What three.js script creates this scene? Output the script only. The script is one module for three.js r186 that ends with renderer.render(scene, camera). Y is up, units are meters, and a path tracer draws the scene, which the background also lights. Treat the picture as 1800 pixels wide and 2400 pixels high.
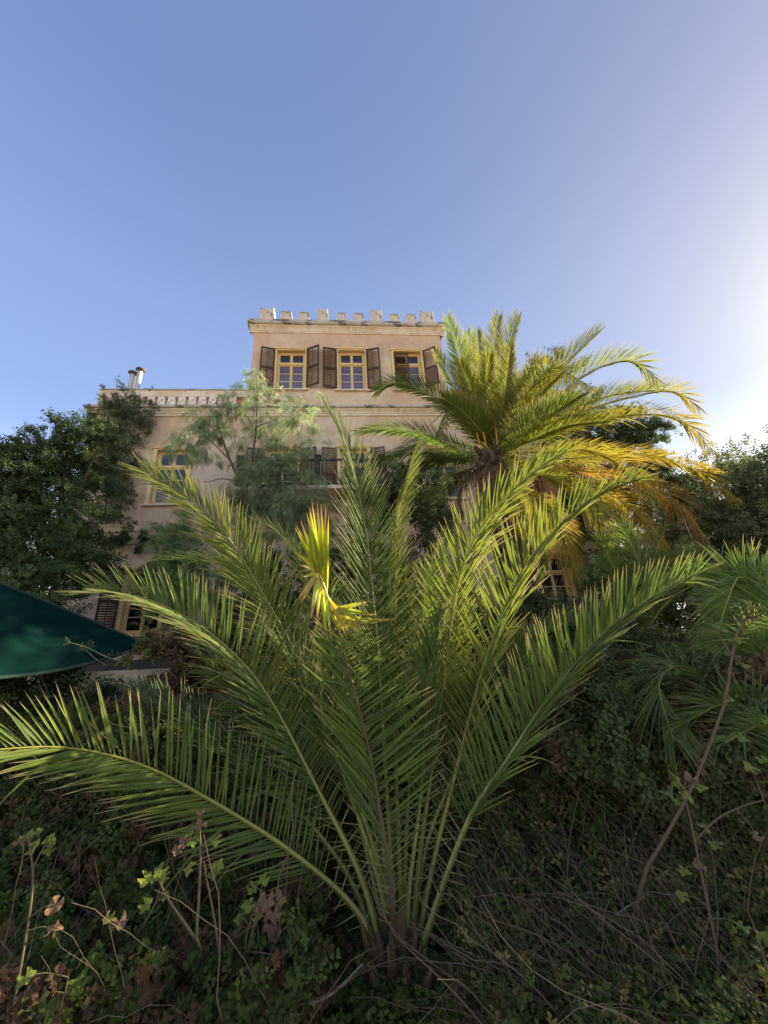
import * as THREE from 'three';
import { mergeGeometries } from 'three/addons/utils/BufferGeometryUtils.js';

// ------------------------------------------------------------------ camera
const scene = new THREE.Scene();
const F = 930, CX = 900, CY = 1200;                        // focal length and centre for an 1800 x 2400 frame
const EYE = new THREE.Vector3(0, 1.6, 0);
const UPC = new THREE.Vector3(-140, 2434, -930).normalize();
const HC = new THREE.Vector3(11.2, 0.26, -1); HC.addScaledVector(UPC, -HC.dot(UPC)).normalize();
const ZC = new THREE.Vector3().crossVectors(HC, UPC);
const camera = new THREE.PerspectiveCamera(2 * Math.atan(1200 / F) * 180 / Math.PI, 0.75, 0.05, 2500);
camera.position.copy(EYE);
camera.quaternion.setFromRotationMatrix(new THREE.Matrix4().makeBasis(HC, UPC, ZC).invert());
scene.add(camera);

// ------------------------------------------------------------------ sky and sun
const SUN_AZ = 71 * Math.PI / 180, SUN_EL = 25.5 * Math.PI / 180;
const SUN = new THREE.Vector3(Math.sin(SUN_AZ) * Math.cos(SUN_EL), Math.sin(SUN_EL), -Math.cos(SUN_AZ) * Math.cos(SUN_EL));
const SKY_GAIN = 0.27;
{
  const W = 1024, H = 512, data = new Float32Array(W * H * 4);
  for (let j = 0; j < H; j++) {
    const el = ((j + 0.5) / H - 0.5) * Math.PI, e = Math.max(0, Math.sin(el));
    for (let i = 0; i < W; i++) {
      const az = ((i + 0.5) / W - 0.5) * 2 * Math.PI;
      const x = Math.cos(el) * Math.cos(az), y = Math.sin(el), z = Math.cos(el) * Math.sin(az);
      const g = Math.acos(Math.min(1, Math.max(-1, x * SUN.x + y * SUN.y + z * SUN.z))) * 180 / Math.PI;
      const h2 = (1 - e) * (1 - e), a = Math.exp(-g / 14), b = Math.exp(-g / 44), c = Math.exp(-g / 4);
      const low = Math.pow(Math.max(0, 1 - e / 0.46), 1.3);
      const k = (j * W + i) * 4;
      const mid = Math.exp(-Math.pow((e - 0.7) / 0.17, 2)), base = [0.155 + 0.72 * h2 + 0.045 * mid, 0.245 + 1.0 * h2 + 0.06 * mid, 0.53 + 1.42 * h2 + 0.09 * mid], pale = [2.6, 2.45, 2.2];  // pale horizon band, mostly out of view, raised to light the shaded facade
      const ga = [0.80, 0.46, -0.18], gb = [0.14, 0.14, 0.10];
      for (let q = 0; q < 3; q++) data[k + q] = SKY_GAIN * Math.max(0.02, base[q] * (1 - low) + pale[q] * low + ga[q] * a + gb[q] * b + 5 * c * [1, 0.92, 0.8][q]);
      data[k + 3] = 1;
    }
  }
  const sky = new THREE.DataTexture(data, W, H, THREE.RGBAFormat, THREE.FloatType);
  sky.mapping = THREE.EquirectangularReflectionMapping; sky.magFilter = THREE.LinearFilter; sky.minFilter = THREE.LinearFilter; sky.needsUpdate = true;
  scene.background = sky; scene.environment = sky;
}
const sun = new THREE.DirectionalLight(new THREE.Color(1, 0.83, 0.58), 5);
sun.name = 'sun'; sun.position.copy(SUN).multiplyScalar(60); sun.castShadow = true;
sun.shadow.mapSize.set(4096, 4096);
Object.assign(sun.shadow.camera, { left: -22, right: 22, top: 22, bottom: -22, near: 1, far: 140 });
sun.shadow.radius = 1.5;
scene.add(sun, sun.target);
const EXPOSURE = 3.7;

// ------------------------------------------------------------------ helpers
let seed = 7;
const rnd = () => { seed = (seed + 0x6d2b79f5) | 0; let t = Math.imul(seed ^ (seed >>> 15), 1 | seed); t = (t + Math.imul(t ^ (t >>> 7), 61 | t)) ^ t; return ((t ^ (t >>> 14)) >>> 0) / 4294967296; };
const R = (a, b) => a + (b - a) * rnd();
const gauss = () => (rnd() + rnd() + rnd() + rnd() - 2) * 0.87;
const V = (x, y, z) => new THREE.Vector3(x, y, z);
const clamp = (x, a = 0, b = 1) => Math.min(b, Math.max(a, x));
const sstep = (a, b, x) => { const t = clamp((x - a) / (b - a)); return t * t * (3 - 2 * t); };
const mix = (a, b, t) => a + (b - a) * t;
const mix3 = (a, b, t) => [mix(a[0], b[0], t), mix(a[1], b[1], t), mix(a[2], b[2], t)];
const YUP = V(0, 1, 0);
// a direction of the photograph's frame turned into the place
function look(px, py) {
  const c = V((px - CX) / F, -(py - CY) / F, -1);
  return V(HC.dot(c), UPC.dot(c), ZC.dot(c)).normalize();
}
const at = (px, py, d) => look(px, py).multiplyScalar(d).add(EYE);
const onZ = (px, py, z) => { const l = look(px, py); return l.multiplyScalar((z - EYE.z) / l.z).add(EYE); };

const used = new Map();
function numbered(name) { const n = used.get(name) ?? 0; used.set(name, n + 1); return n ? name + '_' + String(n).padStart(3, '0') : name; }
function thing(name, label, category, pos = [0, 0, 0], group) {
  const o = new THREE.Group(); o.name = numbered(name); o.position.set(...pos); scene.add(o);
  o.userData = { label, category }; if (group) o.userData.group = group;
  return o;
}
function mesh(name, geo, mat, parent) {
  const m = new THREE.Mesh(geo, mat); m.name = name; m.castShadow = m.receiveShadow = true; parent.add(m); return m;
}
const add = (name, geos, mat, parent) => mesh(name, geos.length > 1 ? mergeGeometries(geos.map(g => g.index ? g.toNonIndexed() : g)) : geos[0], mat, parent);
const each = (name, geos, mat, parent) => geos.map(g => mesh(name, g, mat, parent));
const bx = (w, h, d, x, y, z) => new THREE.BoxGeometry(w, h, d).translate(x, y, z);
// boxes with a chamfer along the edges that catch light
function cbx(w, h, d, x, y, z, c = 0.008) {
  const s = new THREE.Shape(), a = w / 2 - c, b = h / 2 - c;
  s.moveTo(-a, -b); s.lineTo(a, -b); s.lineTo(a, b); s.lineTo(-a, b); s.closePath();
  return new THREE.ExtrudeGeometry(s, { depth: d - 2 * c, bevelEnabled: true, bevelThickness: c, bevelSize: c, bevelSegments: 1 }).translate(x, y, z - d / 2 + c);
}
class MB {                                                 // collects triangles
  constructor() { this.p = []; this.c = []; }
  tri(a, b, c, ca, cb = ca, cc = ca) { this.p.push(a.x, a.y, a.z, b.x, b.y, b.z, c.x, c.y, c.z); this.c.push(...ca, ...cb, ...cc); }
  quad(a, b, c, d, ca, cb = ca, cc = ca, cd = ca) { this.tri(a, b, c, ca, cb, cc); this.tri(a, c, d, ca, cc, cd); }
  geo() {
    const g = new THREE.BufferGeometry();
    g.setAttribute('position', new THREE.BufferAttribute(new Float32Array(this.p), 3));
    g.setAttribute('color', new THREE.BufferAttribute(new Float32Array(this.c), 3));
    g.computeVertexNormals();
    return g;
  }
  tube(pts, rad, n, col, flat = 1) {                        // a tapered tube; rad and col may be functions of t
    const L = pts.length; let prev = null, pc = null, nrm = null;
    for (let i = 0; i < L; i++) {
      const t = i / (L - 1), T = pts[Math.min(L - 1, i + 1)].clone().sub(pts[Math.max(0, i - 1)]).normalize();
      if (!nrm) nrm = Math.abs(T.y) < 0.9 ? V(0, 1, 0) : V(0, 0, 1);
      nrm = nrm.clone().addScaledVector(T, -nrm.dot(T)).normalize();
      const bi = V(0, 0, 0).crossVectors(T, nrm), r = typeof rad === 'function' ? rad(t) : rad, c = typeof col === 'function' ? col(t) : col;
      const ring = [];
      for (let k = 0; k < n; k++) { const a = k / n * 2 * Math.PI; ring.push(pts[i].clone().addScaledVector(nrm, Math.cos(a) * r).addScaledVector(bi, Math.sin(a) * r * flat)); }
      if (prev) for (let k = 0; k < n; k++) { const m = (k + 1) % n; this.quad(prev[k], prev[m], ring[m], ring[k], pc, pc, c, c); }
      prev = ring; pc = c;
    }
  }
}
// smooth-shaded tapered tube as an indexed geometry
function limbGeo(list, n = 9, lumps = 0.08) {
  const pos = [], idx = [], L = list.length; let nrm = null;
  for (let i = 0; i < L; i++) {
    const P = list[i].p, T = list[Math.min(L - 1, i + 1)].p.clone().sub(list[Math.max(0, i - 1)].p).normalize();
    if (!nrm) nrm = Math.abs(T.y) < 0.9 ? V(0, 1, 0) : V(0, 0, 1);
    nrm = nrm.clone().addScaledVector(T, -nrm.dot(T)).normalize();
    const bi = V(0, 0, 0).crossVectors(T, nrm);
    for (let k = 0; k < n; k++) { const a = k / n * 2 * Math.PI, r = list[i].r * (1 + lumps * gauss()); const q = P.clone().addScaledVector(nrm, Math.cos(a) * r).addScaledVector(bi, Math.sin(a) * r); pos.push(q.x, q.y, q.z); }
    if (i) for (let k = 0; k < n; k++) { const m = (k + 1) % n, A = (i - 1) * n, B = i * n; idx.push(A + k, A + m, B + m, A + k, B + m, B + k); }
  }
  const g = new THREE.BufferGeometry(); g.setAttribute('position', new THREE.BufferAttribute(new Float32Array(pos), 3)); g.setIndex(idx); g.computeVertexNormals();
  return g;
}
function curve(pts, n) { return new THREE.CatmullRomCurve3(pts, false, 'centripetal').getSpacedPoints(n); }
function limb(pts, r0, r1, n = 14, sides = 8) {
  const c = curve(pts, n); return limbGeo(c.map((p, i) => ({ p, r: mix(r0, r1, Math.pow(i / n, 0.8)) })), sides);
}

// periodic value noise for the computed textures
const HASH = new Float32Array(65536); { let s = 99; for (let i = 0; i < 65536; i++) { s = (Math.imul(s, 1664525) + 1013904223) | 0; HASH[i] = (s >>> 8) / 16777216; } }
function vn(x, y, per, k) {
  const xi = Math.floor(x), yi = Math.floor(y), fx = x - xi, fy = y - yi, sx = fx * fx * (3 - 2 * fx), sy = fy * fy * (3 - 2 * fy);
  const h = (a, b) => HASH[((((a % per) + per) % per) * 131 + (((b % per) + per) % per) * 7919 + k * 3571) & 65535];
  return mix(mix(h(xi, yi), h(xi + 1, yi), sx), mix(h(xi, yi + 1), h(xi + 1, yi + 1), sx), sy);
}
function fbm(u, v, per, oct, k) { let s = 0, a = 0.5, n = 0, p = per; for (let o = 0; o < oct; o++) { s += a * vn(u * p, v * p, p, k + o); n += a; a *= 0.55; p *= 2; } return s / n; }
function texture(size, fn, srgb = true) {
  const d = new Uint8Array(size * size * 4);
  for (let j = 0; j < size; j++) for (let i = 0; i < size; i++) {
    const c = fn(i / size, j / size), o = (j * size + i) * 4;
    for (let q = 0; q < 3; q++) { const x = clamp(Array.isArray(c) ? c[q] : c); d[o + q] = 255 * (srgb ? (x <= 0.0031308 ? 12.92 * x : 1.055 * Math.pow(x, 1 / 2.4) - 0.055) : x); }
    d[o + 3] = 255;
  }
  const t = new THREE.DataTexture(d, size, size); t.wrapS = t.wrapT = THREE.RepeatWrapping; t.magFilter = THREE.LinearFilter; t.minFilter = THREE.LinearMipmapLinearFilter; t.generateMipmaps = true;
  if (srgb) t.colorSpace = THREE.SRGBColorSpace; t.needsUpdate = true; return t;
}
const rep = (t, x, y = x) => { const c = t.clone(); c.repeat.set(x, y); c.needsUpdate = true; return c; };

// ------------------------------------------------------------------ materials
const std = (o) => new THREE.MeshStandardMaterial(o);
const lin = (r, g, b) => new THREE.Color().setRGB(r, g, b);
const M = {};
{
  const OCHRE = [0.595, 0.44, 0.285], WORN = [0.64, 0.52, 0.365], PALE = [0.71, 0.61, 0.48], BROWN = [0.44, 0.30, 0.20];
  const plaster = texture(1024, (u, v) => {
    const a = fbm(u, v, 4, 6, 1), b = fbm(u, v, 9, 5, 20), c = fbm(u * 4, v, 14, 4, 40), d = fbm(u, v, 64, 3, 60);
    let col = mix3(OCHRE, WORN, sstep(0.44, 0.62, a));
    col = mix3(col, BROWN, 0.38 * sstep(0.52, 0.72, b));
    col = mix3(col, PALE, 0.5 * sstep(0.62, 0.76, fbm(u, v, 6, 5, 80)));
    col = mix3(col, BROWN, 0.22 * sstep(0.55, 0.75, c));
    const ridge = Math.abs(fbm(u, v, 5, 4, 110) - 0.5);                 // repaired cracks
    col = mix3(col, PALE, 0.45 * (1 - sstep(0.0, 0.006, ridge)) * sstep(0.5, 0.6, a));
    return col.map(x => x * (0.90 + 0.2 * d));
  });
  const grain = texture(512, (u, v) => 0.5 * fbm(u, v, 10, 4, 5) + 0.5 * fbm(u, v, 70, 3, 9), false);
  M.wall = std({ map: rep(plaster, 1 / 9), bumpMap: rep(grain, 1 / 2.2), bumpScale: 0.016, roughness: 0.95 });
  const CREAM = [0.70, 0.57, 0.38], GREY = [0.36, 0.31, 0.24], DARK = [0.13, 0.115, 0.09];
  const trim = texture(1024, (u, v) => {
    const a = fbm(u, v, 8, 5, 3), s = fbm(u * 5, v * 0.7, 10, 4, 30);
    let col = mix3(CREAM, [0.78, 0.69, 0.55], sstep(0.4, 0.65, a));
    col = mix3(col, GREY, 0.3 * sstep(0.5, 0.75, s));
    col = mix3(col, DARK, 0.4 * sstep(0.62, 0.8, fbm(u, v, 14, 5, 50)));
    return col;
  });
  M.trim = std({ map: rep(trim, 1 / 4), bumpMap: rep(grain, 1 / 1.5), bumpScale: 0.01, roughness: 0.9 });
  const cap = texture(512, (u, v) => mix3([0.52, 0.47, 0.38], [0.15, 0.135, 0.11], sstep(0.42, 0.68, fbm(u, v, 10, 5, 70))));
  M.cap = std({ map: rep(cap, 1 / 2.5), bumpMap: rep(grain, 1), bumpScale: 0.012, roughness: 0.95 });
  const merl = texture(512, (u, v) => {
    let c = mix3([0.56, 0.49, 0.37], [0.66, 0.60, 0.49], fbm(u, v, 5, 5, 4));
    c = mix3(c, [0.32, 0.22, 0.14], 0.5 * sstep(0.52, 0.72, fbm(u * 3, v * 0.5, 5, 4, 31)));
    return mix3(c, [0.12, 0.10, 0.08], 0.7 * sstep(0.6, 0.75, fbm(u, v, 9, 5, 61)));
  });
  M.merlon = std({ map: rep(merl, 1 / 1.7), bumpMap: rep(grain, 1), bumpScale: 0.012, roughness: 0.92 });
  const peel = texture(512, (u, v) => mix3([0.78, 0.76, 0.71], [0.62, 0.46, 0.30], sstep(0.54, 0.66, fbm(u, v, 7, 5, 17))));
  M.baluster = std({ map: rep(peel, 1 / 2), roughness: 0.92 });
  M.niche = std({ color: lin(0.50, 0.26, 0.12), bumpMap: rep(grain, 1), bumpScale: 0.01, roughness: 0.95 });
  const paint = texture(512, (u, v) => mix3([0.78, 0.60, 0.24], [0.70, 0.52, 0.27], sstep(0.4, 0.7, fbm(u, v, 8, 4, 12))).map(x => x * (0.92 + 0.12 * fbm(u * 8, v, 16, 3, 90))));
  M.paint = std({ map: rep(paint, 1), roughness: 0.55 });
  M.muntin = std({ color: lin(0.80, 0.72, 0.55), roughness: 0.5 });
  const wood = texture(512, (u, v) => { const g = fbm(u * 10, v, 24, 4, 6); return mix3([0.038, 0.017, 0.011], [0.092, 0.047, 0.031], sstep(0.35, 0.7, g)); });
  M.shutter = std({ map: rep(wood, 1.4), roughness: 0.75 });
  const wood2 = texture(512, (u, v) => mix3([0.11, 0.05, 0.028], [0.19, 0.10, 0.055], sstep(0.35, 0.7, fbm(u * 10, v, 20, 4, 8))));
  M.board = std({ map: rep(wood2, 1.4), roughness: 0.75 });
  M.greenShutter = std({ color: lin(0.03, 0.06, 0.045), roughness: 0.7 });
  M.iron = std({ color: lin(0.018, 0.026, 0.024), roughness: 0.6 });
  M.glass = new THREE.MeshPhysicalMaterial({ color: lin(0.62, 0.58, 0.62), roughness: 0.02, transmission: 1, ior: 1.75, thickness: 0 });
  M.pane_backing = std({ color: lin(0.62, 0.57, 0.66), roughness: 1 });  // added sheet behind the tower panes, reflected sky tone put into its colour
  M.room = std({ color: lin(0.10, 0.09, 0.09), roughness: 1 });
  const metal = texture(256, (u, v) => { const a = fbm(u, v, 6, 4, 3); return mix3([0.42, 0.40, 0.38], [0.55, 0.53, 0.50], a); });
  M.flue = std({ map: metal, roughness: 0.5, metalness: 0.35 });
  M.flueCap = std({ color: lin(0.10, 0.075, 0.065), roughness: 0.7, metalness: 0.3 });
  const soil = texture(512, (u, v) => mix3([0.022, 0.016, 0.010], [0.075, 0.055, 0.033], fbm(u, v, 12, 5, 2)));
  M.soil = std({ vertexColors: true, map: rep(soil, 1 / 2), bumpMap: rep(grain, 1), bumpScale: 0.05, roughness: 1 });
  const stone = texture(512, (u, v) => mix3(mix3([0.30, 0.25, 0.19], [0.48, 0.44, 0.38], fbm(u, v, 6, 5, 2)), [0.08, 0.07, 0.055], 0.8 * sstep(0.55, 0.7, fbm(u, v, 12, 5, 44))));
  M.stone = std({ map: rep(stone, 1), bumpMap: rep(grain, 1), bumpScale: 0.03, roughness: 0.95 });
  M.mortar = std({ color: lin(0.13, 0.11, 0.085), bumpMap: rep(grain, 1), bumpScale: 0.03, roughness: 1 });
  const weave = texture(512, (u, v) => { const t = 0.78 + 0.22 * Math.sin(u * 512 * 0.9) * Math.sin(v * 512 * 0.9), f = fbm(u, v, 6, 4, 7); return [0.003 * t, (0.020 + 0.012 * f) * t, (0.017 + 0.009 * f) * t]; });
  M.sail = new THREE.MeshPhysicalMaterial({ map: rep(weave, 1), roughness: 0.95, specularIntensity: 0.1, transmission: 0, side: THREE.DoubleSide });
  M.hem = std({ color: lin(0.006, 0.03, 0.026), roughness: 0.9 });
  M.bark = std({ color: lin(0.10, 0.075, 0.055), bumpMap: rep(grain, 3), bumpScale: 0.02, roughness: 0.95 });
  M.trunk = std({ vertexColors: true, roughness: 0.95 });
  M.twig = std({ vertexColors: true, roughness: 0.9 });
  const leaf = (o) => new THREE.MeshPhysicalMaterial({ vertexColors: true, side: THREE.DoubleSide, thickness: 0, roughness: 0.95, transmission: 0.4, specularIntensity: 0.35, ...o });
  M.palm = leaf({ transmission: 0.55, clearcoat: 0.16, clearcoatRoughness: 0.4 });
  M.rachis = new THREE.MeshPhysicalMaterial({ vertexColors: true, roughness: 0.5, clearcoat: 0.15, clearcoatRoughness: 0.4 });
  M.leaf = leaf({ transmission: 0.35, clearcoat: 0.12, clearcoatRoughness: 0.5 });
  M.soft = leaf({ transmission: 0.45 });
  M.dry = leaf({ transmission: 0.25 });
}

// ------------------------------------------------------------------ ground
const bankTop = (x) => mix(0.85, 1.45, sstep(-4.2, -1.6, x));
function groundY(x, z) {
  const a = sstep(-3.15, -5.0, z) * bankTop(x), b = sstep(-5.5, -12, z) * (2.1 - bankTop(x));
  const side = 1 - sstep(14, 30, Math.abs(x));
  const n = 0.05 * Math.sin(x * 1.7 + z * 0.9) + 0.04 * Math.sin(x * 3.9 - z * 2.3);
  return (a + b) * side + (z < -3 ? n * side * sstep(-3, -4, z) : 0) - 0.02;
}
{
  const tone = [];
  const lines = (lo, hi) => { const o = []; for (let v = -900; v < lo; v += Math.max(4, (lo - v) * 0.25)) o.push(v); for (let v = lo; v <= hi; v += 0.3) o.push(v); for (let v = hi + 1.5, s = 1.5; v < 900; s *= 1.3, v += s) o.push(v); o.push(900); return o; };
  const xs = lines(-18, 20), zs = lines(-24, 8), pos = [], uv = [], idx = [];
  for (const z of zs) for (const x of xs) { pos.push(x, groundY(x, z), z); uv.push(x, z); const k = sstep(0, 2.5, z) + sstep(12, 20, Math.abs(x)) + sstep(-24, -30, z), q = clamp(k); tone.push(mix(0.7, 5.5, q), mix(0.7, 5.2, q), mix(0.7, 4.6, q)); }  // unseen ground outside the garden made paler to bounce light at the facade
  for (let j = 0; j < zs.length - 1; j++) for (let i = 0; i < xs.length - 1; i++) { const a = j * xs.length + i, b = a + xs.length; idx.push(a, b, a + 1, a + 1, b, b + 1); }
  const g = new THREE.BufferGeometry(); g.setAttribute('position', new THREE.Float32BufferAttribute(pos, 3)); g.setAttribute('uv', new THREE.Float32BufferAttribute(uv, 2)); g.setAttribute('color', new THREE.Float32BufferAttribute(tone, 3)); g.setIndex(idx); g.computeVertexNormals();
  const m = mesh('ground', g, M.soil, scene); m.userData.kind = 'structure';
}

// ------------------------------------------------------------------ the house
const HX0 = -9.9, HX1 = 10.4, TX0 = -4.0, TX1 = 4.42, HZ = -14, GY = 2.0;
const house = thing('house', 'ochre plastered villa with battlemented tower, yellow windows and brown shutters', 'house', [0, GY, HZ]);
{
  const Y = (y) => y - GY;
  const T = 0.42;
  // openings: x0, x1, y0, y1 of the hole in the wall
  const WIN = {
    t1: { x0: -2.94, x1: -1.74, y0: 12.62, y1: 14.66 }, t2: { x0: -0.29, x1: 0.87, y0: 12.6, y1: 14.7 }, t3: { x0: 2.17, x1: 3.40, y0: 12.62, y1: 14.68 },
    f1: { x0: -7.24, x1: -6.06, y0: 7.5, y1: 9.72 }, f2: { x0: -3.15, x1: -1.95, y0: 7.25, y1: 9.72, door: true }, f3: { x0: -0.28, x1: 0.80, y0: 7.5, y1: 9.7 }, f4: { x0: 3.3, x1: 4.5, y0: 7.5, y1: 9.7 },
    g1: { x0: -7.5, x1: -6.3, y0: 2.95, y1: 5.05 }, g4: { x0: 6.95, x1: 8.05, y0: 2.95, y1: 5.08 },
  };
  const wallWith = (x0, x1, y0, y1, wins) => {
    const s = new THREE.Shape(); s.moveTo(x0, Y(y0)); s.lineTo(x1, Y(y0)); s.lineTo(x1, Y(y1)); s.lineTo(x0, Y(y1)); s.closePath();
    for (const w of wins) { const h = new THREE.Path(); h.moveTo(w.x0, Y(w.y0)); h.lineTo(w.x0, Y(w.y1)); h.lineTo(w.x1, Y(w.y1)); h.lineTo(w.x1, Y(w.y0)); h.closePath(); s.holes.push(h); }
    return new THREE.ExtrudeGeometry(s, { depth: T, bevelEnabled: false }).translate(0, 0, -T);
  };
  const metricBox = (w, h, d, x, y, z) => {                              // a box whose uv are metres
    const g = bx(w, h, d, x, y, z), p = g.attributes.position, n = g.attributes.normal, uv = g.attributes.uv;
    for (let i = 0; i < p.count; i++) { const ax = Math.abs(n.getX(i)), ay = Math.abs(n.getY(i)); uv.setXY(i, ax > 0.5 ? p.getZ(i) : p.getX(i), ay > 0.5 ? p.getZ(i) : p.getY(i)); }
    return g;
  };
  mesh('front_wall', wallWith(HX0, HX1, 1.6, 11.26, [WIN.f1, WIN.f2, WIN.f3, WIN.f4, WIN.g1, WIN.g4]), M.wall, house);
  mesh('tower_wall', wallWith(TX0, TX1, 11.66, 15.66, [WIN.t1, WIN.t2, WIN.t3]), M.wall, house);
  const D = 9, TD = 6;
  add('side_wall', [metricBox(T, 9.66, D - T, HX0 + T / 2, Y(6.43), -T - (D - T) / 2)], M.wall, house);
  add('side_wall', [metricBox(T, 9.66, D - T, HX1 - T / 2, Y(6.43), -T - (D - T) / 2)], M.wall, house);
  add('back_wall', [metricBox(HX1 - HX0 - 2 * T - 0.004, 9.66, T, (HX0 + HX1) / 2, Y(6.43), -D + T / 2)], M.wall, house);
  add('tower_side_wall', [metricBox(T, 4, TD - T, TX0 + T / 2, Y(13.66), -T - (TD - T) / 2)], M.wall, house);
  add('tower_side_wall', [metricBox(T, 4, TD - T, TX1 - T / 2, Y(13.66), -T - (TD - T) / 2)], M.wall, house);
  add('tower_back_wall', [metricBox(TX1 - TX0 - 2 * T - 0.004, 4, T, (TX0 + TX1) / 2, Y(13.66), -TD + T / 2)], M.wall, house);
  add('roof_slab', [bx(HX1 - HX0 - 0.5, 0.3, D - 0.5, (HX0 + HX1) / 2, Y(11.44), -D / 2)], M.cap, house);
  add('tower_roof', [bx(TX1 - TX0 - 0.5, 0.3, TD - 0.5, (TX0 + TX1) / 2, Y(15.98), -TD / 2)], M.cap, house);
  for (const y of [6.35, 2.6]) add('storey_floor', [bx(HX1 - HX0 - 0.9, 0.25, D - 0.9, (HX0 + HX1) / 2, Y(y), -D / 2)], M.room, house);
  // mouldings: a profile (outwards, up) run along the facade and returned along the sides
  const run = (prof, x0, x1, yb) => {
    const s = new THREE.Shape(prof.map(([o, h]) => new THREE.Vector2(o, h)));
    return new THREE.ExtrudeGeometry(s, { depth: x1 - x0, bevelEnabled: false }).rotateY(-Math.PI / 2).applyMatrix4(new THREE.Matrix4().set(-1, 0, 0, 0, 0, 1, 0, 0, 0, 0, 1, 0, 0, 0, 0, 1)).translate(x0, Y(yb), 0);
  };
  const moulding = (name, prof, x0, x1, yb, mat) => {
    const over = Math.max(...prof.map(p => p[0]));
    const s = new THREE.Shape(prof.map(([o, h]) => new THREE.Vector2(o, h)));
    const g = new THREE.ExtrudeGeometry(s, { depth: x1 - x0 + 2 * over, bevelEnabled: false });
    // shape x -> outwards (+z), shape y -> up, depth -> along x
    const m = new THREE.Matrix4().makeBasis(V(0, 0, 1), V(0, 1, 0), V(-1, 0, 0));
    g.applyMatrix4(m).translate(x1 + over, Y(yb), 0);
    return mesh(name, g, mat, house);
  };
  const sideMould = (name, prof, x, sgn, z0, yb, mat) => {
    const s = new THREE.Shape(prof.map(([o, h]) => new THREE.Vector2(o, h)));
    const g = new THREE.ExtrudeGeometry(s, { depth: z0, bevelEnabled: false });
    g.applyMatrix4(new THREE.Matrix4().makeBasis(V(sgn, 0, 0), V(0, 1, 0), V(0, 0, sgn > 0 ? -1 : -1))).translate(x, Y(yb), -0.002);
    return mesh(name, g, mat, house);
  };
  // main cornice 11.26 .. 11.66
  const lower = [[0, 0], [0.05, 0], [0.05, 0.07], [0.09, 0.10], [0.09, 0.14], [0.15, 0.20], [0.19, 0.24], [0.19, 0.28], [0, 0.28]];
  const slab = [[-0.4, 0.28], [0.26, 0.28], [0.27, 0.29], [0.27, 0.36], [0.24, 0.40], [-0.4, 0.40]];
  moulding('cornice', lower, HX0, HX1, 11.26, M.trim); moulding('cornice_cap', slab, HX0, HX1, 11.26, M.cap);
  for (const [x, s] of [[HX0, -1], [HX1, 1]]) sideMould('cornice', lower, x, s, D, 11.26, M.trim);
  // tower cornice 15.66 .. 16.26
  const tl = [[0, 0], [0.04, 0], [0.04, 0.06], [0.07, 0.08], [0.07, 0.13], [0.13, 0.22], [0.18, 0.26], [0.18, 0.32], [0, 0.32]];
  const tc = [[-0.4, 0.32], [0.24, 0.32], [0.24, 0.34], [0.27, 0.36], [0.27, 0.52], [0.24, 0.58], [-0.4, 0.58]];
  moulding('tower_cornice', tl, TX0, TX1, 15.66, M.trim); moulding('tower_cornice_cap', tc, TX0, TX1, 15.66, M.cap);
  for (const [x, s] of [[TX0, -1], [TX1, 1]]) sideMould('tower_cornice', tl, x, s, TD, 15.66, M.trim);
  // string course between the storeys
  moulding('string_course', [[0, 0], [0.045, 0.01], [0.06, 0.04], [0.06, 0.12], [0.03, 0.15], [0, 0.15]], HX0 + 0.02, HX1 - 0.02, 6.42, M.wall);

  // battlements: forked tall merlons among plain ones
  const X = (q) => -4.18 + (q - 60) * 0.00589, TOPY = 16.24;
  for (const [a, b, fork] of [[130, 228, 1], [289, 362, 0], [424, 496, 0], [569, 642, 1], [717, 784, 0], [850, 918, 0], [986, 1064, 1], [1134, 1202, 0], [1266, 1336, 0], [1384, 1480, 1]]) {
    const x0 = X(a), x1 = X(b), w = x1 - x0, h = fork ? 0.84 : 0.56, s = new THREE.Shape(), f = 0.035;
    s.moveTo(-w / 2 - f, 0); s.lineTo(w / 2 + f, 0); s.lineTo(w / 2, h);
    if (fork) { s.lineTo(w / 2 - 0.10, h - 0.01); s.lineTo(0.02, h - 0.13); s.lineTo(-0.02, h - 0.13); s.lineTo(-w / 2 + 0.10, h - 0.005); }
    s.lineTo(-w / 2, h); s.closePath();
    const g = new THREE.ExtrudeGeometry(s, { depth: 0.34, bevelEnabled: true, bevelSize: 0.012, bevelThickness: 0.012, bevelSegments: 1 });
    const m = mesh('merlon', g, M.merlon, house); m.position.set((x0 + x1) / 2, Y(TOPY), -0.26 + R(-0.01, 0.01)); m.rotation.y = R(-0.015, 0.015);
    if (!fork) mesh('merlon_coping', cbx(w + 0.03, 0.035, 0.40, 0, h + 0.03, 0.17, 0.006), M.cap, m);
  }
  // roof parapet with tapered blocks and niches between
  const parapet = (x0, x1, solidLeft, solidRight) => {
    const zc = -0.14, d = 0.28;
    mesh('parapet_base', metricBox(x1 - x0, 0.1, d, (x0 + x1) / 2, Y(11.71), zc), M.trim, house);
    mesh('parapet_rail', metricBox(x1 - x0, 0.31, d, (x0 + x1) / 2, Y(12.375), zc), M.trim, house);
    mesh('parapet_coping', cbx(x1 - x0 + 0.06, 0.055, d + 0.08, (x0 + x1) / 2, Y(12.56), zc, 0.012), M.cap, house);
    mesh('parapet_back', metricBox(x1 - x0 - 0.004, 0.46, 0.1, (x0 + x1) / 2, Y(11.99), zc - 0.085), M.niche, house);
    if (solidLeft) mesh('parapet_pier', metricBox(solidLeft, 0.46, 0.2, x0 + solidLeft / 2, Y(11.99), -0.09), M.wall, house);
    if (solidRight) mesh('parapet_pier', metricBox(solidRight, 0.46, 0.2, x1 - solidRight / 2, Y(11.99), -0.09), M.wall, house);
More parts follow.
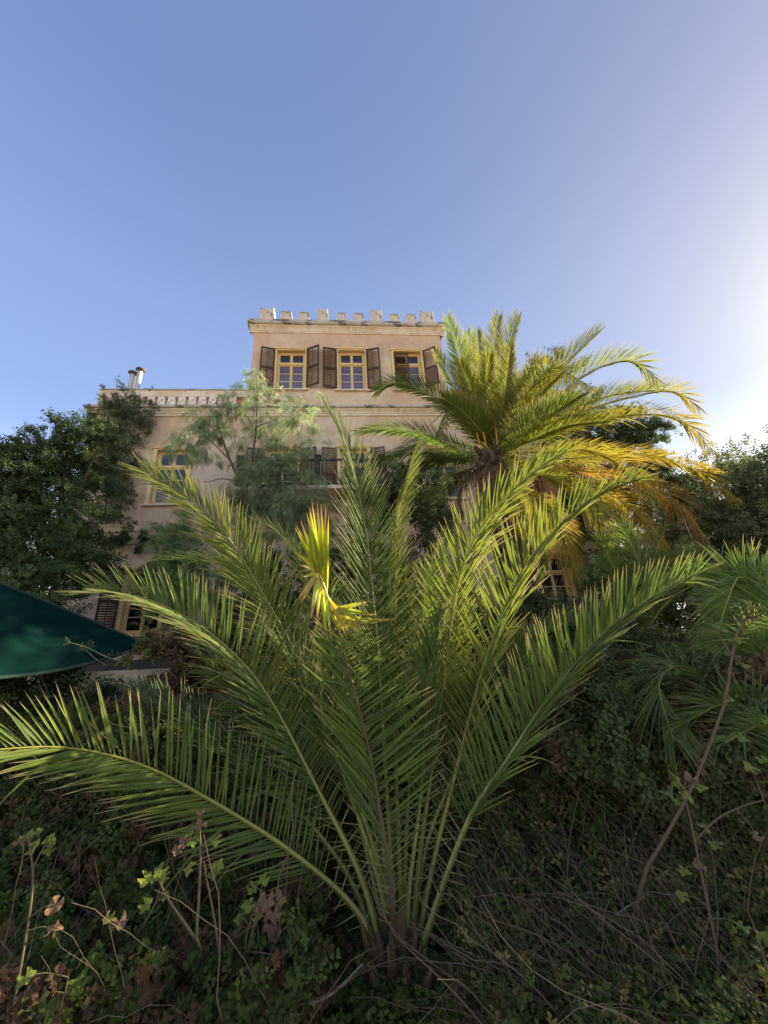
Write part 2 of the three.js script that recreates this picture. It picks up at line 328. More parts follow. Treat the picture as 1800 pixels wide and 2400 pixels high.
    const s = new THREE.Shape(); s.moveTo(-0.155, 0); s.lineTo(0.155, 0); s.lineTo(0.125, 0.455); s.lineTo(-0.125, 0.455); s.closePath();
    const g = new THREE.ExtrudeGeometry(s, { depth: 0.17, bevelEnabled: true, bevelSize: 0.006, bevelThickness: 0.006, bevelSegments: 1 });
    for (let x = x0 + solidLeft + 0.29; x < x1 - solidRight - 0.1; x += 0.402) { const m = mesh('baluster', g, M.baluster, house); m.position.set(x, Y(11.762), -0.184 + R(-0.004, 0.004)); }
  };
  parapet(HX0 + 0.02, TX0 - 0.004, 1.72, 0.16); parapet(TX1 + 0.004, HX1 - 0.02, 0.5, 1.6);
  mesh('parapet_side', metricBox(0.28, 0.92, D - 0.3, HX0 + 0.16, Y(12.12), -0.29 - (D - 0.3) / 2), M.wall, house);
  mesh('parapet_side', metricBox(0.28, 0.92, D - 0.3, HX1 - 0.16, Y(12.12), -0.29 - (D - 0.3) / 2), M.wall, house);
  // two flue pipes on the roof
  for (const [x, y1, r] of [[-9.32, 14.05, 0.105], [-9.03, 14.22, 0.105]]) {
    const p = new THREE.Group(); p.name = 'flue_pipe'; p.position.set(x, Y(11.6), -0.9); house.add(p);
    const h = y1 - 11.6;
    mesh('pipe', new THREE.LatheGeometry([[r, 0], [r, h * 0.55], [r + 0.012, h * 0.55 + 0.01], [r + 0.012, h * 0.55 + 0.05], [r, h * 0.55 + 0.06], [r, h]].map(a => new THREE.Vector2(...a)), 24), M.flue, p);
    mesh('cowl', new THREE.LatheGeometry([[r + 0.003, h - 0.02], [r + 0.02, h], [r + 0.06, h + 0.05], [r + 0.085, h + 0.07], [r + 0.085, h + 0.11], [r + 0.04, h + 0.15], [0, h + 0.17]].map(a => new THREE.Vector2(...a)), 24), M.flueCap, p);
  }
  // windows
  const win = (o, { low = false, arch = 0.1, half = false } = {}) => {
    const g = new THREE.Group(); g.name = o.door ? 'balcony_door' : 'window'; house.add(g);
    const x0 = o.x0, x1 = o.x1, y0 = Y(o.y0), y1 = Y(o.y1), w = x1 - x0, h = y1 - y0, xc = (x0 + x1) / 2, yc = (y0 + y1) / 2, zf = -0.17;
    // surround standing proud of the wall, with a small moulded head
    each('surround', [cbx(arch, h + 0.1, 0.05, x0 - arch / 2 - 0.003, yc - 0.0, 0.027, 0.006), cbx(arch, h + 0.1, 0.05, x1 + arch / 2 + 0.003, yc - 0.0, 0.027, 0.006), cbx(w + 2 * arch + 0.10, 0.055, 0.09, xc, y1 + 0.082, 0.047, 0.008), cbx(w - 0.008, 0.055, 0.05, xc, y1 + 0.0272, 0.027, 0.006)], M.paint, g);
    if (!o.door) mesh('sill', cbx(w + 2 * arch + 0.12, 0.06, 0.22, xc, y0 - 0.083, 0.02, 0.012), M.trim, g);
    const f = 0.055, tr = y0 + h * 0.70;
    each('frame', [cbx(f, h, 0.08, x0 + f / 2, yc, zf, 0.006), cbx(f, h, 0.08, x1 - f / 2, yc, zf, 0.006), cbx(w - 2 * f - 0.004, f, 0.08, xc, y1 - f / 2, zf, 0.006), cbx(w - 2 * f - 0.004, f, 0.08, xc, y0 + f / 2, zf, 0.006), cbx(w - 2 * f - 0.004, 0.085, 0.10, xc, tr, zf + 0.012, 0.01)], M.paint, g);
    const ix0 = x0 + f + 0.003, ix1 = x1 - f - 0.003, sash = (a, b, c, d, rows) => {
      const s = 0.05, z = zf - 0.008, bars = [], mz = 0.028;
      each('sash', ([cbx(s, d - c, 0.05, a + s / 2, (c + d) / 2, z, 0.005), cbx(s, d - c, 0.05, b - s / 2, (c + d) / 2, z, 0.005), cbx(b - a - 2 * s - 0.002, s, 0.05, (a + b) / 2, c + s / 2, z, 0.005), cbx(b - a - 2 * s - 0.002, s, 0.05, (a + b) / 2, d - s / 2, z, 0.005)]), M.paint, g);
      const y = (k) => c + s + (d - c - 2 * s) * k / rows;
      for (let k = 1; k < rows; k++) bars.push(bx(b - a - 2 * s - 0.002, 0.022, mz, (a + b) / 2, y(k), z + 0.004));
      if (bars.length) each('muntin', bars, M.muntin, g);
      for (let k = 0; k < rows; k++) { const p = mesh('pane', new THREE.PlaneGeometry(b - a - 2 * s, (d - c - 2 * s) / rows - 0.024), M.glass, g); p.position.set((a + b) / 2, (y(k) + y(k + 1)) / 2, z - 0.004); p.rotation.set(R(-0.012, 0.012), R(-0.012, 0.012), 0); }
    };
    const m0 = xc - 0.004, m1 = xc + 0.004, c0 = y0 + f + 0.003, c1 = tr - 0.045, c2 = tr + 0.045, c3 = y1 - f - 0.003;
    sash(ix0, m0, c0, c1, 3); sash(m1, ix1, c0, c1, 3); sash(ix0, m0, c2, c3, 1); sash(m1, ix1, c2, c3, 1);
    mesh('meeting_strip', cbx(0.045, c1 - c0, 0.03, xc, (c0 + c1) / 2, zf + 0.034, 0.006), M.paint, g);
    if (!low) mesh('pane_backing', new THREE.PlaneGeometry(w - 0.02, h * 0.98).translate(xc, yc, -0.6), M.pane_backing, g);
    return g;
  };
  win(WIN.t1); win(WIN.t2); win(WIN.t3); win(WIN.f1, { low: true, arch: 0.15 }); win(WIN.f2, { low: true }); win(WIN.f3, { low: true, arch: 0.12 }); win(WIN.f4, { low: true }); win(WIN.g1, { low: true, arch: 0.12 }); win(WIN.g4, { low: true, arch: 0.12 });

  // louvred shutters: hinge x, side (-1 opens to the left), angle off the wall
  const slatGeo = new Map();
  const shutter = (xh, side, y0, y1, w, open, mat, { board = false, name = 'shutter', z = 0.06 } = {}) => {
    const s = new THREE.Group(); s.name = name; s.position.set(xh, Y(y0), z); s.rotation.y = side > 0 ? -open : open; house.add(s);
    const h = y1 - y0, st = 0.065, sx = (x) => side * x, mid = h * 0.48, t = 0.042;
    each('stile', [cbx(st, h, t, sx(st / 2), h / 2, 0, 0.004), cbx(st, h, t, sx(w - st / 2), h / 2, 0, 0.004)], mat, s);
    each('rail', [cbx(w - 2 * st - 0.002, 0.08, t * 0.96, sx(w / 2), 0.04, 0, 0.004), cbx(w - 2 * st - 0.002, 0.07, t * 0.96, sx(w / 2), h - 0.035, 0, 0.004), cbx(w - 2 * st - 0.002, 0.09, t * 0.96, sx(w / 2), mid, 0, 0.004)], mat, s);
    const key = w.toFixed(2); if (!slatGeo.has(key)) slatGeo.set(key, bx(w - 2 * st + 0.01, 0.011, 0.062, 0, 0, 0));
    const fill = (a, b) => { const n = Math.round((b - a) / 0.083); for (let k = 0; k < n; k++) { const m = mesh('slat', slatGeo.get(key), mat, s); m.position.set(sx(w / 2), a + (b - a) * (k + 0.5) / n, 0); m.rotation.set(0.75 + R(-0.12, 0.12), 0, R(-0.012, 0.012)); } };
    if (board) each('panel', [cbx(w - 2 * st - 0.004, mid - 0.13, 0.02, sx(w / 2), (mid - 0.045 + 0.08) / 2, 0, 0.003), cbx(w - 2 * st - 0.1, mid - 0.24, 0.034, sx(w / 2), (mid - 0.045 + 0.08) / 2, 0, 0.008)], M.board, s); else fill(0.085, mid - 0.05);
    fill(mid + 0.05, h - 0.075);
    if (!board) mesh('tilt_rod', bx(0.02, h - 0.2, 0.014, sx(w / 2), h / 2, 0.045), mat, s);
    each('hinge', [0.25, h - 0.25].map(y => bx(0.05, 0.035, 0.012, sx(0.01), y, t / 2 + 0.008)), M.iron, s);
  };
  shutter(-3.02, -1, 12.66, 14.72, 0.60, 0.22, M.shutter); shutter(-1.66, 1, 12.68, 14.76, 0.60, 0.42, M.shutter);
  shutter(-0.36, -1, 12.64, 14.76, 0.60, 0.16, M.shutter); shutter(0.94, 1, 12.62, 14.74, 0.60, 0.24, M.shutter);
  shutter(2.20, 1, 12.66, 14.62, 0.62, 0.06, M.shutter, { z: -0.03 }); shutter(3.50, 1, 12.68, 14.70, 0.62, 0.55, M.shutter, { board: true });
  shutter(-3.28, -1, 7.28, 9.74, 0.62, 0.12, M.greenShutter); shutter(-1.82, 1, 7.28, 9.74, 0.62, 0.16, M.greenShutter);
  shutter(-0.42, -1, 7.52, 9.72, 0.58, 0.2, M.board); shutter(0.93, 1, 7.52, 9.72, 0.58, 0.2, M.board);
  shutter(-7.64, -1, 2.98, 5.1, 0.58, 0.3, M.shutter); shutter(-6.16, 1, 2.98, 5.1, 0.58, 0.5, M.shutter);
  shutter(6.8, -1, 2.98, 5.1, 0.56, 0.3, M.board); shutter(8.2, 1, 2.98, 5.1, 0.60, 0.35, M.board);

  // balcony in front of the middle door
  const b = new THREE.Group(); b.name = 'balcony'; house.add(b);
  const bz = 1.0, L = onZ(563, 1075, HZ + bz), Rr = onZ(744, 1078, HZ + bz), top = (L.y + Rr.y) / 2, fl = onZ(600, 1142, HZ + bz).y - 0.06, x0 = L.x, xm = Rr.x, x1 = 1.25;
  mesh('floor_slab', cbx(x1 - x0 + 0.3, 0.14, bz + 0.08, (x0 + x1) / 2, Y(fl), bz / 2 + 0.05, 0.01), M.trim, b);
  for (const x of [x0, xm, x1]) { mesh('post', cbx(0.2, top - fl + 0.02, 0.2, x, Y((top + fl) / 2) + 0.08, bz - 0.04, 0.012), M.iron, b); mesh('post_cap', cbx(0.26, 0.05, 0.26, x, Y(top) + 0.118, bz - 0.04, 0.012), M.iron, b); }
  mesh('rail', cbx(x1 - x0 - 0.21, 0.07, 0.09, (x0 + x1) / 2, Y(top) - 0.02, bz - 0.04, 0.01), M.iron, b);
  mesh('rail', cbx(x1 - x0 - 0.21, 0.05, 0.06, (x0 + x1) / 2, Y(fl) + 0.16, bz - 0.04, 0.01), M.iron, b);
  for (let k = 1; k < 28; k++) if (Math.abs(mix(x0, x1, k / 28) - xm) > 0.14) mesh('spindle', bx(0.035, top - fl - 0.22, 0.035, mix(x0, x1, k / 28), Y((top + fl) / 2) + 0.07, bz - 0.04), M.iron, b);
  for (const x of [x0, x1]) { mesh('side_rail', bx(0.06, 0.06, bz - 0.16, x, Y(top) - 0.02, bz / 2 - 0.06), M.iron, b); for (let k = 1; k < 5; k++) mesh('spindle', bx(0.03, top - fl - 0.12, 0.03, x, Y((top + fl) / 2) + 0.02, bz * k / 6), M.iron, b); }
  for (const x of [x0 + 0.35, x1 - 0.35]) { const s = new THREE.Shape(); s.moveTo(0, 0); s.lineTo(0.7, 0); s.quadraticCurveTo(0.1, -0.1, 0, -0.6); s.closePath(); mesh('bracket', new THREE.ExtrudeGeometry(s, { depth: 0.14, bevelEnabled: false }).rotateY(-Math.PI / 2).translate(x + 0.07, Y(fl) - 0.072, 0.003), M.trim, b); }
}

// ------------------------------------------------------------------ palms
// one leaflet: a narrow blade folded along its middle, dry at the tip
function leaflet(mb, P, d, B, len, width, droop, col, tip, fold = 0.5, segs = 4, dryFrom = 0.86) {
  const Nn = V(0, 0, 0).crossVectors(d, B).normalize(); let pl, pm, pr, pc;
  for (let i = 0; i <= segs; i++) {
    const s = i / segs, w = width * 0.5 * (i === 0 ? 0.35 : i === segs ? 0.02 : Math.min(1, 0.55 + 1.6 * s) * (1 - Math.pow(s, 1.8) * 0.9));
    const m = P.clone().addScaledVector(d, s * len); m.y -= droop * len * s * s;
    const l = m.clone().addScaledVector(B, w).addScaledVector(Nn, w * fold), r = m.clone().addScaledVector(B, -w).addScaledVector(Nn, w * fold);
    const k = sstep(dryFrom - 0.06, Math.min(1, dryFrom + 0.14), s), c = mix3(col, tip, k), cm = mix3(c, [c[0] * 1.2, c[1] * 1.15, c[2]], 0.5);
    if (i) { mb.quad(pl, pm, m, l, pc, pc, cm, c); mb.quad(pm, pr, r, m, pc, pc, c, cm); }
    pl = l; pm = m; pr = r; pc = c;
  }
}
const GREEN = [[0.138, 0.205, 0.034], [0.118, 0.187, 0.038], [0.17, 0.222, 0.030], [0.12, 0.178, 0.046]], STRAW = [0.46, 0.36, 0.20];
/* rachis points from base to tip in the place; the upper side of the leaf looks inwards and up */
function frond(parent, pts, o = {}) {
  let { n = 80, L = 0.5, W = 0.026 } = o; const tall = parent.name.startsWith('tall'); L *= tall ? 1.65 : 1.28; W *= tall ? 1.1 : 0.86; n = Math.round(n * (tall ? 1.9 : 1.35));
  let { start = 0.28 } = o; if (!tall) start *= 0.84;
  const { r0 = 0.026, sweep = [1.15, 0.45], lift = 0.45, droop = 0.12, spines = 12, tint = null, tipCol = STRAW, dryFrom = 0.87, each = false, inward = null, twist = 0, rough = 1, endGap = 0, up = 1, segs = 4, skipTo = 1, rach = [0.20, 0.21, 0.035], side2 = null, single = null } = o;
  const g = new THREE.Group(); g.name = 'frond'; parent.add(g);
  const off = parent.position, N = 40, C = curve(pts.map(p => p.clone().sub(off)), N);
  const inn = (inward ? inward.clone() : V(C[0].x - C[N].x, 0, C[0].z - C[N].z)).normalize();
  const rb = new MB();
  rb.tube(C, t => mix(r0, 0.0035, Math.pow(t, 0.7)), 6, t => mix3([rach[0] * 1.15, rach[1] * 0.95, rach[2] * 0.8], rach, sstep(0, 0.35, t)), 0.8);
  const lb = new MB(), sp = new MB();
  const frame = (t) => {
    const f = t * N, i = Math.min(N - 1, Math.floor(f)), P = C[i].clone().lerp(C[i + 1], f - i);
    const T = C[Math.min(N, i + 2)].clone().sub(C[Math.max(0, i - 1)]).normalize();
    let Nn = YUP.clone().multiplyScalar(up).addScaledVector(inn, 0.75); Nn.addScaledVector(T, -Nn.dot(T)).normalize();
    if (twist) Nn.applyAxisAngle(T, twist * t);
    return { P, T, Nn, S: V(0, 0, 0).crossVectors(T, Nn).normalize() };
  };
  for (let s = -1; s <= 1; s += 2) {
    for (let k = 0; k < n; k++) {
      const u = (k + 0.5 + R(-0.3, 0.3)) / n, t = mix(start, 0.995, u);
      if (rnd() < 0.03) continue;
      const { P, T, Nn, S } = frame(t);
      const a = mix(sweep[0], sweep[1], Math.pow(u, 1.3)) + R(-0.18, 0.18) * rough + (side2 ? side2[s > 0 ? 1 : 0] : 0), v = lift + R(-0.4, 0.4) * rough * (1 - 0.4 * u);
      const d = T.clone().multiplyScalar(Math.cos(a)).addScaledVector(S, s * Math.sin(a) * Math.cos(v)).addScaledVector(Nn, Math.sin(a) * Math.sin(v)).normalize();
      const B = T.clone().addScaledVector(d, -T.dot(d)).normalize(); B.applyAxisAngle(d, s * R(0.1, 0.75));
      const len = L * (0.42 + 0.58 * Math.sin(Math.PI * Math.pow(clamp(0.08 + 0.86 * u), 0.75))) * R(0.88, 1.08) * (u > 0.93 ? 0.85 : 1);
      let c = GREEN[Math.floor(rnd() * 4)]; const j = R(0.82, 1.2); c = [c[0] * j, c[1] * j, c[2] * j];
      if (tall) c = [c[0] * 1.35, c[1] * 1.35, c[2] * 1.1];
      if (tint) c = tint(c, u, s);
      const b2 = each ? new MB() : lb;
      leaflet(b2, P.clone().addScaledVector(S, s * 0.006), d, B, len, W * (0.7 + 0.4 * Math.sin(Math.PI * u)) * R(0.85, 1.1), (rnd() < 0.05 ? R(0.3, 0.8) : droop * R(0.4, 1.6)), c, tipCol, R(0.3, 0.7), segs, dryFrom + R(-0.05, 0.05));
      if (each) mesh('leaflet', b2.geo(), M.palm, g);
    }
    for (let k = 0; k < spines * 0.6; k++) {
      const t = start * (0.42 + 0.58 * (k + rnd() * 0.7) / (spines * 0.6)), { P, T, Nn, S } = frame(t), a = R(1.0, 1.4), v = R(-0.4, 0.9);
      const d = T.clone().multiplyScalar(Math.cos(a)).addScaledVector(S, s * Math.sin(a) * Math.cos(v)).addScaledVector(Nn, Math.sin(a) * Math.sin(v)), len = mix(0.05, 0.2, t / start) * R(0.7, 1.3);
      sp.tube([P, P.clone().addScaledVector(d, len * 0.5), P.clone().addScaledVector(d, len)], q => mix(0.004, 0.0008, q), 4, q => mix3([0.20, 0.20, 0.04], [0.30, 0.27, 0.08], q));
    }
  }
  mesh('rachis', rb.geo(), M.rachis, g);
  if (lb.p.length) { const m = mesh('leaflets', lb.geo(), o.mat || M.palm, g); m.userData.kind = 'stuff'; }
  if (sp.p.length) { const m = mesh('spines', sp.geo(), M.rachis, g); m.userData.kind = 'stuff'; }
  return g;
}
const pix = (list) => list.map(a => at(...a));

{ // ---- the young palm in front
  const base = at(938, 2345, 3.24); base.y = 0.02;
  const palm = thing('young_palm', 'young feathery palm in the middle foreground, fronds fanning from the ground', 'palm', base.toArray());
  const B0 = (dx, dd = 0) => [938 + dx * 0.8, 2330, 3.24 + dd * 0.7];
  const warm = (c, u) => mix3(c, [0.24, 0.26, 0.025], 0.4);  // yellower green for the sunlit fronds, sun through the leaf put into the colour
  // low frond reaching past the left edge, its leaflets one by one
  frond(palm, pix([B0(-25), [845, 2150, 3.22], [700, 2010, 3.1], [480, 1868, 2.95], [330, 1792, 2.85], [150, 1752, 2.75], [-60, 1760, 2.66]]), { n: 54, start: 0.30, L: 0.37, W: 0.023, lift: 0.3, sweep: [1.05, 0.6], droop: 0.04, each: true, spines: 10, rough: 0.6, inward: V(0.1, 0, 1), up: 0.35, side2: [-0.38, 0.08] });
  // second left frond
  frond(palm, pix([B0(-30), [850, 2070, 3.3], [740, 1840, 3.35], [640, 1650, 3.4], [579, 1564, 3.42], [506, 1495, 3.45], [434, 1445, 3.5], [325, 1398, 3.55], [200, 1383, 3.6]]), { n: 92, start: 0.36, L: 0.39, W: 0.024, lift: 0.55, sweep: [1.05, 0.5], droop: 0.06, inward: V(0.3, 0, 1), up: 0.6, side2: [-0.25, 0.1], rough: 0.7 });
  // upper left frond in the light
  frond(palm, pix([B0(-15, 0.05), [905, 2100, 3.45], [830, 1850, 3.55], [720, 1580, 3.7], [612, 1384, 3.85], [549, 1279, 3.95], [498, 1215, 4.0], [435, 1161, 4.1], [330, 1098, 4.2]]), { n: 104, start: 0.34, L: 0.42, W: 0.025, lift: 0.35, sweep: [0.95, 0.4], droop: 0.04, tint: warm, inward: V(0.4, 0, 1), up: 0.25 });
  // tall middle frond
  frond(palm, pix([B0(0, 0.1), [918, 2050, 3.55], [900, 1750, 3.75], [885, 1500, 3.95], [873, 1385, 4.05], [860, 1259, 4.15], [847, 1187, 4.25], [830, 1098, 4.35], [805, 1027, 4.42], [770, 960, 4.5]]), { n: 112, start: 0.36, L: 0.56, W: 0.026, lift: 0.35, sweep: [0.95, 0.35], droop: 0.03, rough: 0.6 });
  // front frond, snapped near its top; leaflets one by one
  const front = frond(palm, pix([B0(-5, -0.05), [915, 2060, 3.2], [889, 1892, 3.14], [868, 1769, 3.1], [850, 1697, 3.06], [831, 1624, 3.02], [817, 1570, 3.0], [801, 1491, 2.96]]), { n: 40, start: 0.36, L: 0.46, W: 0.03, lift: 0.1, sweep: [0.85, 1.0], side2: [-0.42, 0.28], droop: 0.06, each: true, spines: 14, rach: [0.10, 0.075, 0.025], rough: 0.9, up: 0, inward: V(0, 0, 1) });
  { // the folded yellow tip: each leaflet of its own
    const Y0 = [0.62, 0.62, 0.035], Y1 = [0.72, 0.66, 0.20], off = palm.position;
    const A = at(800, 1492, 2.95), Bp = at(742, 1334, 2.86);
    const rb = new MB(); rb.tube(curve([A, at(775, 1420, 2.86), at(752, 1352, 2.83), Bp], 12).map(p => p.sub(off)), t => mix(0.008, 0.005, t), 6, [0.55, 0.46, 0.12]);
    mesh('bent_rachis', rb.geo(), M.rachis, front).userData.label = 'snapped yellow end of the front frond';
    const list = [[692, 1222, .05], [704, 1206, .1], [718, 1186, .16], [731, 1170, .2], [743, 1166, .26], [752, 1176, .3], [762, 1190, .36], [770, 1200, .42], [690, 1290, 0], [698, 1320, 0], [699, 1338, 0], [712, 1350, .02], [704, 1410, .04], [728, 1446, .1], [742, 1452, .16], [766, 1482, .2], [778, 1500, .26], [800, 1492, .32], [822, 1488, .4], [840, 1478, .46], [866, 1468, .54], [884, 1432, .6], [868, 1402, .66], [900, 1452, .74], [920, 1444, .84], [936, 1442, .92]];
    for (const [x, y, u] of [...list, ...list.filter((_, i) => i % 3 !== 1).map(([x, y, u]) => [x + R(-9, 12), y + R(-10, 16), Math.min(0.95, u + 0.03)])]) {
      const P = Bp.clone().lerp(A, u * 0.95), E2 = at(x, y, 2.74 + R(-0.1, 0.1)), d = E2.clone().sub(P), len = d.length(); d.normalize();
      const Bd = V(0, 0, 0).crossVectors(d, look(x, y)).normalize().applyAxisAngle(d, R(-0.6, 0.6)), mb = new MB();
      leaflet(mb, P.sub(off), d, Bd, len, R(0.030, 0.042), R(0, 0.08), mix3(y < 1300 ? Y0 : mix3(Y0, Y1, x < 760 ? 0.9 : 0.3), [0.24, 0.30, 0.035], u > 0.5 ? 0.75 : x > 738 && y < 1300 ? 0.35 : R(0, 0.45)).map(q => q * R(0.8, 1.1)), [0.46, 0.28, 0.09], R(0.3, 0.6), 6, R(0.7, 0.88));
      mesh('leaflet', mb.geo(), M.palm, front);
    }
  }
  // slim upright frond right of the middle
  frond(palm, pix([B0(15, 0.1), [935, 2000, 3.6], [925, 1700, 3.9], [915, 1450, 4.2], [919, 1238, 4.45], [936, 1174, 4.55], [957, 1103, 4.62], [974, 1046, 4.7]]), { n: 88, start: 0.4, L: 0.42, W: 0.024, lift: 0.9, sweep: [0.7, 0.3], droop: 0.02, tint: warm, inward: V(1, 0, 0.5) });
  // right fronds
  frond(palm, pix([B0(20, 0.05), [985, 2000, 3.55], [1020, 1750, 3.75], [1050, 1520, 3.95], [1074, 1364, 4.1], [1118, 1255, 4.25], [1190, 1160, 4.4], [1257, 1099, 4.5], [1318, 1062, 4.55]]), { n: 100, start: 0.38, L: 0.46, W: 0.026, lift: 0.55, sweep: [0.85, 0.35], droop: 0.04, tint: warm, inward: V(-0.5, 0, 1), up: 0.3 });
  frond(palm, pix([B0(28), [1010, 2050, 3.45], [1075, 1780, 3.55], [1140, 1540, 3.65], [1202, 1382, 3.75], [1268, 1282, 3.82], [1351, 1199, 3.9], [1407, 1160, 3.95], [1490, 1125, 4.0]]), { n: 98, start: 0.36, L: 0.46, W: 0.025, lift: 0.6, sweep: [0.9, 0.38], droop: 0.04, tint: warm, inward: V(-0.6, 0, 1), up: 0.7, side2: [0.05, -0.3] });
  frond(palm, pix([B0(35), [985, 2240, 3.22], [1052, 2036, 3.2], [1106, 1906, 3.15], [1184, 1787, 3.12], [1290, 1630, 3.15], [1395, 1508, 3.25], [1522, 1407, 3.35], [1640, 1340, 3.45]]), { n: 104, start: 0.3, L: 0.38, W: 0.024, lift: 0.75, sweep: [1.0, 0.42], droop: 0.04, inward: V(-0.5, 0, 0.8), up: 0.8, side2: [0.05, -0.35] });
  // behind: shorter and shaded fronds
  frond(palm, pix([B0(-20, 0.1), [860, 2000, 3.6], [790, 1750, 3.8], [690, 1540, 4.0], [561, 1342, 4.2], [498, 1318, 4.25], [400, 1310, 4.3]]), { n: 80, start: 0.4, L: 0.42, lift: 0.5 });
  frond(palm, pix([B0(-10, 0.12), [880, 1950, 3.7], [820, 1650, 4.0], [760, 1420, 4.3], [705, 1310, 4.5], [660, 1255, 4.6], [600, 1220, 4.7]]), { n: 84, start: 0.42, L: 0.44, lift: 0.5 });
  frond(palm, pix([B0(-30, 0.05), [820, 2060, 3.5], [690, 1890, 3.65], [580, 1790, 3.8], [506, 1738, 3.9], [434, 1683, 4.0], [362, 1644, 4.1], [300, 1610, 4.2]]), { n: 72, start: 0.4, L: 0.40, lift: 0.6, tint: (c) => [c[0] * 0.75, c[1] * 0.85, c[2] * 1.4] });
  frond(palm, pix([B0(8, 0.15), [925, 1950, 3.8], [940, 1700, 4.2], [980, 1480, 4.6], [1010, 1360, 4.8], [1060, 1260, 5.0]]), { n: 84, start: 0.42, L: 0.40, lift: 0.6 });
  frond(palm, pix([B0(25, 0.1), [1000, 1980, 3.6], [1090, 1760, 3.8], [1150, 1640, 4.0], [1230, 1530, 4.2], [1330, 1440, 4.4]]), { n: 70, start: 0.42, L: 0.40, lift: 0.6 });
  frond(palm, pix([B0(10, -0.02), [960, 2080, 3.35], [985, 1880, 3.4], [1000, 1700, 3.5], [1015, 1560, 3.6], [1040, 1440, 3.7]]), { n: 66, start: 0.45, L: 0.44, lift: 0.9, sweep: [0.8, 0.3] });
  frond(palm, pix([B0(-12, 0), [890, 2080, 3.35], [820, 1860, 3.4], [750, 1680, 3.5], [690, 1560, 3.6], [640, 1490, 3.7]]), { n: 66, start: 0.42, L: 0.46, lift: 0.8, sweep: [0.9, 0.4] });
  // more leaves filling the heart of the fan
  frond(palm, pix([B0(-8, 0.1), [905, 2050, 3.55], [870, 1780, 3.8], [815, 1560, 4.05], [770, 1430, 4.25], [735, 1330, 4.4]]), { n: 76, start: 0.42, L: 0.44, lift: 0.5, inward: V(0.3, 0, 1), up: 0.3 });
  frond(palm, pix([B0(12, 0.1), [950, 2020, 3.6], [965, 1760, 3.9], [975, 1580, 4.1], [990, 1450, 4.3], [1000, 1330, 4.5]]), { n: 76, start: 0.42, L: 0.42, lift: 0.5, inward: V(-0.2, 0, 1), up: 0.3 });
  frond(palm, pix([B0(4, 0.12), [925, 2000, 3.7], [905, 1780, 4.0], [900, 1620, 4.2], [905, 1500, 4.4], [925, 1400, 4.6]]), { n: 70, start: 0.45, L: 0.42, lift: 0.6, inward: V(0, 0, 1), up: 0.3 });
  frond(palm, pix([B0(-22, 0.06), [850, 2060, 3.5], [750, 1860, 3.7], [640, 1700, 3.9], [560, 1610, 4.05], [480, 1560, 4.15]]), { n: 70, start: 0.42, L: 0.42, lift: 0.6, inward: V(0.3, 0, 1), up: 0.6 });
  frond(palm, pix([B0(22, 0.1), [990, 2020, 3.6], [1050, 1840, 3.8], [1120, 1690, 4.0], [1180, 1590, 4.15], [1240, 1500, 4.3]]), { n: 70, start: 0.42, L: 0.42, lift: 0.6, inward: V(-0.3, 0, 1), up: 0.6 });
  // stubby base with cut petioles and fibre
  const mb = new MB();
  for (let k = 0; k < 95; k++) { const a = R(0, 6.28), r = R(0.02, 0.17), h = R(0.05, 0.36) * (1 - r * 2.5); mb.tube([V(Math.cos(a) * r, -0.05, Math.sin(a) * r), V(Math.cos(a) * r * 1.3, h * 0.6, Math.sin(a) * r * 1.3), V(Math.cos(a) * r * 1.6, h, Math.sin(a) * r * 1.6)], t => mix(0.03, 0.008, t), 5, t => mix3([0.05, 0.028, 0.016], [0.15, 0.10, 0.05], t * R(0.4, 1))); }
  mesh('stem_base', mb.geo(), M.trunk, palm);
}
